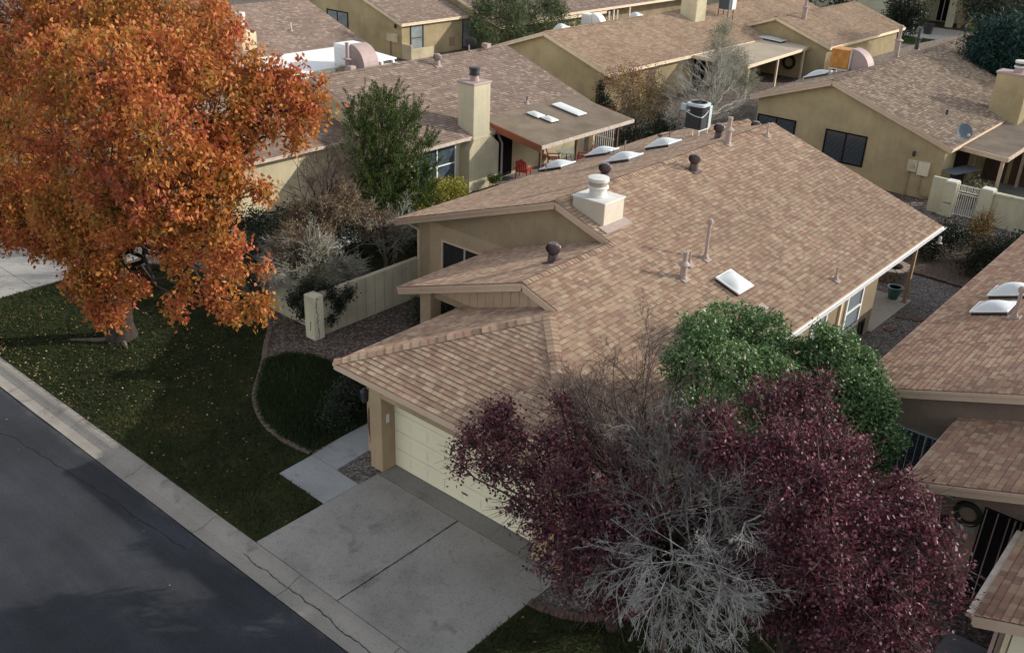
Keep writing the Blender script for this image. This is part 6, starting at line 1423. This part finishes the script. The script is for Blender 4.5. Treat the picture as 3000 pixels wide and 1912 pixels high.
# by the open ground behind the middle house
tree('pine_tree', 'grey green pine beyond the brown roof with the chimney', 'tree', (-44,52.6,0), (-44,52.6,4.5), [(x+random.uniform(-.6,.6), y, z, r*.66) for x, y, z, r in PINE], 'leaf_pine', 17000, .40, .045, -.3, 'bark', .22, .20, 24, .45, .6)
tree('autumn_shrub', 'russet and green shrub at the corner of the straw roofed house', 'shrub', (-29.2,45.6,0), (-29.3,45.6,1.0), AUT, 'leaf_autumn', 9000, .12, .06, .0, 'bark', .08, .14, 12, .5, .6, extra_twigs=1200, twig_mat='twig_grey')
tree('shrub', 'small bright red shrub behind the flat patio roof', 'shrub', (-30.2,43.2,0), (-30.2,43.2,.5), [(-30.2,43.2,1.5,.55),(-29.7,43.8,1.3,.5),(-30.5,42.8,1.7,.35)], 'leaf_red', 2600, .11, .06, .0, 'bark', .05, .1, 12, .5, .4)
tree('ivy', 'dark ivy column on the corner wall of the straw roofed house', 'climbing plant', (-33.3,48.2,0), (-33.3,48.2,1.0), [(-33.4,48.2,1.0,.5),(-33.5,48.2,1.7,.4),(-33.0,48.3,.5,.55),(-33.1,48.6,2.2,.35)], 'leaf_dark', 2600, .12, .08, .4, 'bark_dark', .05, .1, 12, .5, .3)
tree('shrub', 'dark green hedge shrub below the pale bare tree', 'shrub', (-27.2,44.0,0), (-27.2,44.0,.6), [(-27.4,43.6,.9,.8),(-26.8,44.8,.8,.8),(-26.3,46.2,.7,.8),(-28.0,42.6,.8,.7),(-27.5,45.4,1.0,.8)], 'leaf_dark', 6500, .11, .06, .1, 'bark_dark', .06, .12, 12, .4, .3)
fan_tree('bare_tree', 'pale grey leafless bush tree behind the condenser unit', 'tree', (-26.4,49.0,0), (-26.5,49.1,1.2), [(GRAYB+[(-26.0,44.0,1.8,1.2),(-26.2,53.6,1.8,1.2),(-26.8,45.6,3.2,1.2)], 'twig_grey', .005)], .14, 'twig_grey', 11, 1.55, .030, 3, 6, None, .5)
tree('sage_tree', 'olive leafed thin tree growing behind the pale bare tree', 'tree', (-28.1,51.8,0), (-28.0,51.8,2.5), [(-27.9,51.6,4.6,.9),(-28.0,52.2,5.4,.6),(-27.6,53.2,3.6,1.0),(-28.2,54.4,2.9,1.0),(-27.4,52.2,3.4,.9),(-27.0,54.4,2.2,.8)], 'leaf_sage', 8000, .12, .035, -.2, 'twig_grey', .07, .16, 10, .6, .9, extra_twigs=900, twig_mat='twig_grey')
tree('spruce_tree', 'blue green spruce beyond the right gabled roof', 'tree', (-14.8,62.2,0), (-14.8,62.2,5.0), SPR+[(-14.6,62,3.0,1.4),(-15.2,62.4,2.4,1.3),(-13.2,62.5,4.2,1.5),(-12.6,62.5,5.4,1.4)], 'leaf_spruce', 22000, .40, .07, .25, 'bark_dark', .18, .26, 16, .5, .4)
tree('tree', 'dark leafy tree at the right frame edge beyond the white gate', 'tree', (-7.0,50.0,0), (-7.0,50.0,1.6), [(-7.2,49.5,1.6,1.2),(-6.4,50.8,2.4,1.5),(-7.4,51.4,2.2,1.2),(-5.6,49.0,2.2,1.5),(-6.0,52.0,3.4,1.5),(-8.2,51.0,1.0,.8),(-5.0,47.5,1.6,1.2),(-4.5,54,4,1.8)], 'leaf_dark', 12000, .16, .09, .1, 'bark_dark', .12, .2, 14, .45, .4)
tree('tree', 'dark broad tree in the top right corner', 'tree', (-20.0,80,0), (-20.0,80,3.0), DKT+[(-17.5,76,5.4,1.8),(-16.8,75,4.4,1.6),(-19.5,82,6.6,1.9),(-18.5,79,3.2,1.5),(-21.5,82,6.6,1.6)], 'leaf_dark', 16000, .26, .13, .1, 'bark_dark', .25, .3, 14, .45, .3)
tree('tree', 'small dark tree in front of the far block building', 'tree', (-29.7,86,0), (-29.6,86,1.8), FTR, 'leaf_dark', 7000, .22, .10, .1, 'bark_dark', .12, .22, 12, .5, .6)
tree('shrub', 'yellow lit shrub beside the far porch', 'shrub', (-27.3,100,0), (-27.3,100,.8), [(-27.3,100,1.4,.8),(-26.6,100,1.1,.7)], 'leaf_yellow', 1500, .2, .1, .0, 'bark_dark', .06, .2, 12, .5, .3)
tree('tree', 'dark treetop behind the far left brown roof', 'tree', (-64,60,0), (-64,60,3), [(-64,60,3.4,2.0),(-66,62,3.6,2.0),(-62,57,3.0,1.6),(-68,58,3.2,2.0),(-61,62,3.2,1.6)], 'leaf_dark', 7000, .3, .15, .1, 'bark_dark', .2, .35, 14, .5, .3)
tree('tree', 'olive bush below the porch posts at the top edge', 'tree', (-48,63,0), (-48,63,1), [(-48.2,61,1.2,1.3),(-48,63.5,1.3,1.2),(-48.4,66,1.1,1.1)], 'leaf_pine', 4500, .22, .08, .0, 'bark_dark', .1, .25, 12, .5, .3)
tree('tree', 'dark broad treetop behind the straw roofed wing', 'tree', (-40,92,0), (-40,92,2), [(-42,92,2.6,2.0),(-45,93,2.6,2.2),(-48,96,2.8,2.2),(-39,95,2.2,1.6)], 'leaf_dark', 6000, .34, .16, .1, 'bark_dark', .2, .35, 14, .5, .3)
# dark shrubs in the side yard
tree('shrub', 'dark leafy shrub behind the brick edging in the side yard', 'shrub', (-10.2,38.8,0), (-10.2,38.8,.5), [(-10.4,38.6,.6,.7),(-9.8,39.6,.9,.7),(-10.3,40.4,.8,.6)], 'leaf_dark', 5000, .09, .05, .0, 'bark_dark', .04, .1, 12, .5, .5)
tree('shrub', 'taller reddish tipped shrub near the white edging', 'shrub', (-9.2,40.6,0), (-9.2,40.6,.5), [(-9.3,40.6,.9,.65),(-9.1,41.1,1.2,.5),(-8.7,40.0,.7,.6)], 'leaf_autumn', 2600, .08, .05, .0, 'bark_dark', .04, .1, 12, .5, .6, extra_twigs=300)
tree('shrub', 'dark shrub against the right roof edge in the side yard', 'shrub', (-8.3,39.4,0), (-8.3,39.4,.5), [(-8.3,39.2,.7,.8),(-7.8,40.3,.8,.7),(-8.6,38.2,.5,.6),(-7.6,41.4,.7,.55)], 'leaf_dark', 5000, .09, .05, .0, 'bark_dark', .04, .1, 12, .5, .5)

tree('tree', 'dark evergreen beyond the right house, shading its roof', 'tree', (5.0,30.5,0), (5.0,30.5,7.0), [(5.0,30.5,8.5,1.9),(4.2,29.6,7.4,1.5),(6.2,31.4,7.6,1.6),(5.0,30.5,10.0,1.4),(3.6,29.0,9.0,1.2),(6.6,32.4,9.4,1.3)], 'leaf_dark', 16000, .22, .12, .1, 'bark_dark', .22, .22, 14, .45, .4)
# fallen leaves on lawn, road and drive
def litter(name, poly, n, z, label, size=.058):
    P = np.array(poly); lo, hi = P.min(0), P.max(0); xy = np.concatenate([rng.uniform(lo, hi, (n//2, 2)), rng.normal((-25.5, 11.8), (3.2, 1.8), (n, 2)), rng.normal((-27, 9.9), (2.5, .25), (n//3, 2))]); xy = xy[point_in(poly)(xy[:,0], xy[:,1])]
    p = np.c_[xy, np.full(len(xy), z)+rng.uniform(.004, .02, len(xy))]
    n = len(p); a = rng.uniform(0, 2*np.pi, n); d = np.c_[np.cos(a), np.sin(a), rng.normal(0, .25, n)]; s = np.c_[-np.sin(a), np.cos(a), rng.normal(0, .25, n)]
    l = size*rng.uniform(.6, 1.3, (n, 1))
    V = np.stack([p-d*l*.5, p+s*l*.34, p+d*l*.5, p-s*l*.34], 1).reshape(-1, 3)
    return stuff(raw_mesh(name, V, np.arange(len(V)).reshape(-1, 4), 'leaf_fallen'), label, 'leaf litter')
litter('fallen_leaves', lawn, 560, .055, 'pale fallen leaves scattered over the left front lawn')
litter('fallen_leaves', [(-30,-2),(-8,-2),(-8,8.9),(-30,8.9)], 60, -.10, 'a few pale fallen leaves lying on the dark road')
litter('fallen_leaves', [(-36,9.7),(-31.9,9.7),(-31.9,17),(-36,17)], 220, .02, 'fallen leaves on the left neighbouring driveway')
litter('fallen_leaves', lawnR, 90, .05, 'sparse fallen leaves on the grass under the plum tree')

# ------------------------------------------------------------------ far block building and street
K = empty('block_building', (-36,108,0), 'pale block building with shaded entry porch at the top right', 'building')
m = MB(); m.box(-56,-35.9,99.8,100.1,0,4.2); m.box(-36.2,-35.9,100.1,109,0,4.2); m.box(-35.9,-22,109.5,109.8,0,4.2); m.build('wall', 'pale_wall', K)
m = MB(); m.box(-57,-22,99.6,112,4.2,4.4); m.build('roof', 'rolled_pale', K)
m = MB(); 
for z in np.arange(.4, 4.1, .4): m.box(-56,-35.9,99.79,99.797,z,z+.025)
m.build('mortar_joint', 'block_wall', K)
m = MB(); m.box(-34.1,-33.0,109.4,109.49,.1,2.2); d_ = m.build('door', 'black', K); m = MB()
for x in (-34.1,-33.55,-33.0): m.beam((x,109.36,.1),(x,109.36,2.2),.10,.05)
m.build('door_frame', 'white', d_)
m = MB(); m.box(-32.0,-31.4,105.9,106.5,0,4.2); m.build('porch_column', 'pale_wall', K); m = MB(); m.box(-31.0,-30.7,106.5,107.2,0,4.2); m.build('porch_column', 'wood_post', K)
m = MB(); m.box(-30.4,-29.6,107.3,108.0,0,1.6); m.build('pillar', 'stucco_cream', K); m = MB(); m.box(-29.6,-24,107.6,107.9,0,1.4); m.build('side_wall', 'stucco_grey', K)
sheet('far_walkway', [(-45,96.4),(-24,96.4),(-24,104.5),(-45,104.5)], 'concrete_pale', -.03, .01)
fl_ = [(-36,92.3),(-27,92.0),(-27,96.3),(-36,96.3)]
sheet('far_lawn', fl_, simple('green_lawn_soil', (.04,.075,.018), .95, .1, .4, 2), -.03, .012); grass('grass', fl_, 9000, 'grass_green', 'bright green lawn strip before the far block building', z=.012, h=(.05,.12))
sheet('rear_street', [(-75,86),(-51,86),(-51,110),(-75,110)], M['asphalt_path'], -.03, .003)
bs = empty('litter_bin', (-31.5,99.5,0), 'dark bin beside the far walkway', 'bin'); m = MB(); m.lathe((-31.5,99.5,.01), [(.38,0),(.45,.9),(.47,.95),(.40,1.05)], 14); m.build('bin_body', 'dark_metal', bs, smooth=True); m = MB(); m.lathe((-31.5,99.5,1.062), [(.42,0),(.3,.08)], 14); m.build('lid', 'black', bs)
# white garden table seen through the withered tree
gtb = empty('garden_table', (-26.7,21.9,0), 'white garden table behind the withered tree', 'table')
m = MB(); m.box(-27.3,-26.2,21.2,22.5,.68,.73); m.build('tabletop', 'white', gtb, bevel=.01)
for dx, dy in ((-.5,-.55),(.45,-.55),(.45,.5),(-.5,.5)): m = MB(); m.beam((-26.72+dx,21.9+dy,0),(-26.72+dx,21.9+dy,.679),.06,.06); m.build('leg', 'white', gtb)

# ------------------------------------------------------------------ things on the right patio
pv = empty('patio_table', (-12.0,47.4,0), 'dark slanted board table on the shaded patio by the gate', 'table')
m = MB(); m.beam((-12.35,46.3,1.55),(-11.7,47.9,1.62),.75,.04); m.build('tabletop', simple('slate_board', (.12,.14,.16), .5), pv)
for dx, dy in ((-.2,.2),(.2,1.3),(-.35,1.2)): m = MB(); m.beam((-12.1+dx,46.4+dy,0),(-12.1+dx,46.4+dy,1.52),.05,.05); m.build('leg', 'dark_metal', pv)
tree('shrub', 'variegated potted foliage heap behind the white gate', 'plant', (-11.1,46.6,0), (-11.1,46.6,.5), [(-11.1,46.6,1.0,.45),(-10.7,46.9,.8,.4),(-11.4,46.3,.9,.3)], 'leaf_sage', 900, .14, .09, .0, 'bark_dark', .03, .1, 10, .5, .3)

# ------------------------------------------------------------------ camera and light
cam = bpy.data.cameras.new('Camera'); co = bpy.data.objects.new('Camera', cam); COL.objects.link(co)
pitch, yaw, roll = R(26.06163705), R(39.5511757), R(-2.32829641)
cy_, sy_, cp, sp = math.cos(yaw), math.sin(yaw), math.cos(pitch), math.sin(pitch)
Fw = Vector((-sy_*cp, cy_*cp, -sp)); Rt = Vector((cy_, sy_, 0)); Dn = Fw.cross(Rt)
c_, s_ = math.cos(roll), math.sin(roll)
Rt2 = Rt*c_+Dn*s_; Dn2 = Dn*c_-Rt*s_
co.matrix_world = Matrix(((Rt2.x,-Dn2.x,-Fw.x,0),(Rt2.y,-Dn2.y,-Fw.y,0),(Rt2.z,-Dn2.z,-Fw.z,14),(0,0,0,1)))
cam.sensor_width = 36; cam.lens = 36*2813.15/3000; cam.clip_end = 2000; cam.clip_start = .1
SC.camera = co
sun_az, sun_el = R(50), R(22.5)            # azimuth from +X towards +Y
sd_ = Vector((math.cos(sun_el)*math.cos(sun_az), math.cos(sun_el)*math.sin(sun_az), math.sin(sun_el)))
sl = bpy.data.lights.new('Sun', 'SUN'); sl.energy = 2.5; sl.angle = R(.6); sl.color = (1, .93, .84)
so = bpy.data.objects.new('Sun', sl); COL.objects.link(so); so.location = (20,40,40); so.rotation_euler = sd_.to_track_quat('Z', 'Y').to_euler()
w = bpy.data.worlds.new('World'); SC.world = w; w.use_nodes = True; nt = w.node_tree
sky = nt.nodes.new('ShaderNodeTexSky'); sky.sky_type = 'NISHITA'; sky.sun_disc = False; sky.sun_elevation = sun_el; sky.sun_rotation = R(90)-sun_az
sky.air_density = 1.0; sky.dust_density = 2.0; sky.ozone_density = 1.0; sky.altitude = 1600
bg = nt.nodes['Background']; 
hs = nt.nodes.new('ShaderNodeHueSaturation'); hs.inputs['Saturation'].default_value = .42; nt.links.new(sky.outputs[0], hs.inputs['Color'])
mu = nt.nodes.new('ShaderNodeMix'); mu.data_type = 'RGBA'; mu.blend_type = 'MULTIPLY'; mu.inputs[0].default_value = 1; nt.links.new(hs.outputs[0], mu.inputs[6]); mu.inputs[7].default_value = (1.05, 1.0, .93, 1)
nt.links.new(mu.outputs[2], bg.inputs[0]); bg.inputs[1].default_value = .15
vs_ = SC.view_settings; vs_.view_transform = 'Standard'; vs_.look = 'None'; vs_.gamma = 1; vs_.use_curve_mapping = False; vs_.exposure = 1.02
SC.cycles.use_denoising = True; SC.cycles.max_bounces = 6; SC.cycles.transmission_bounces = 3; SC.cycles.transparent_max_bounces = 6; SC.cycles.caustics_reflective = False; SC.cycles.caustics_refractive = False
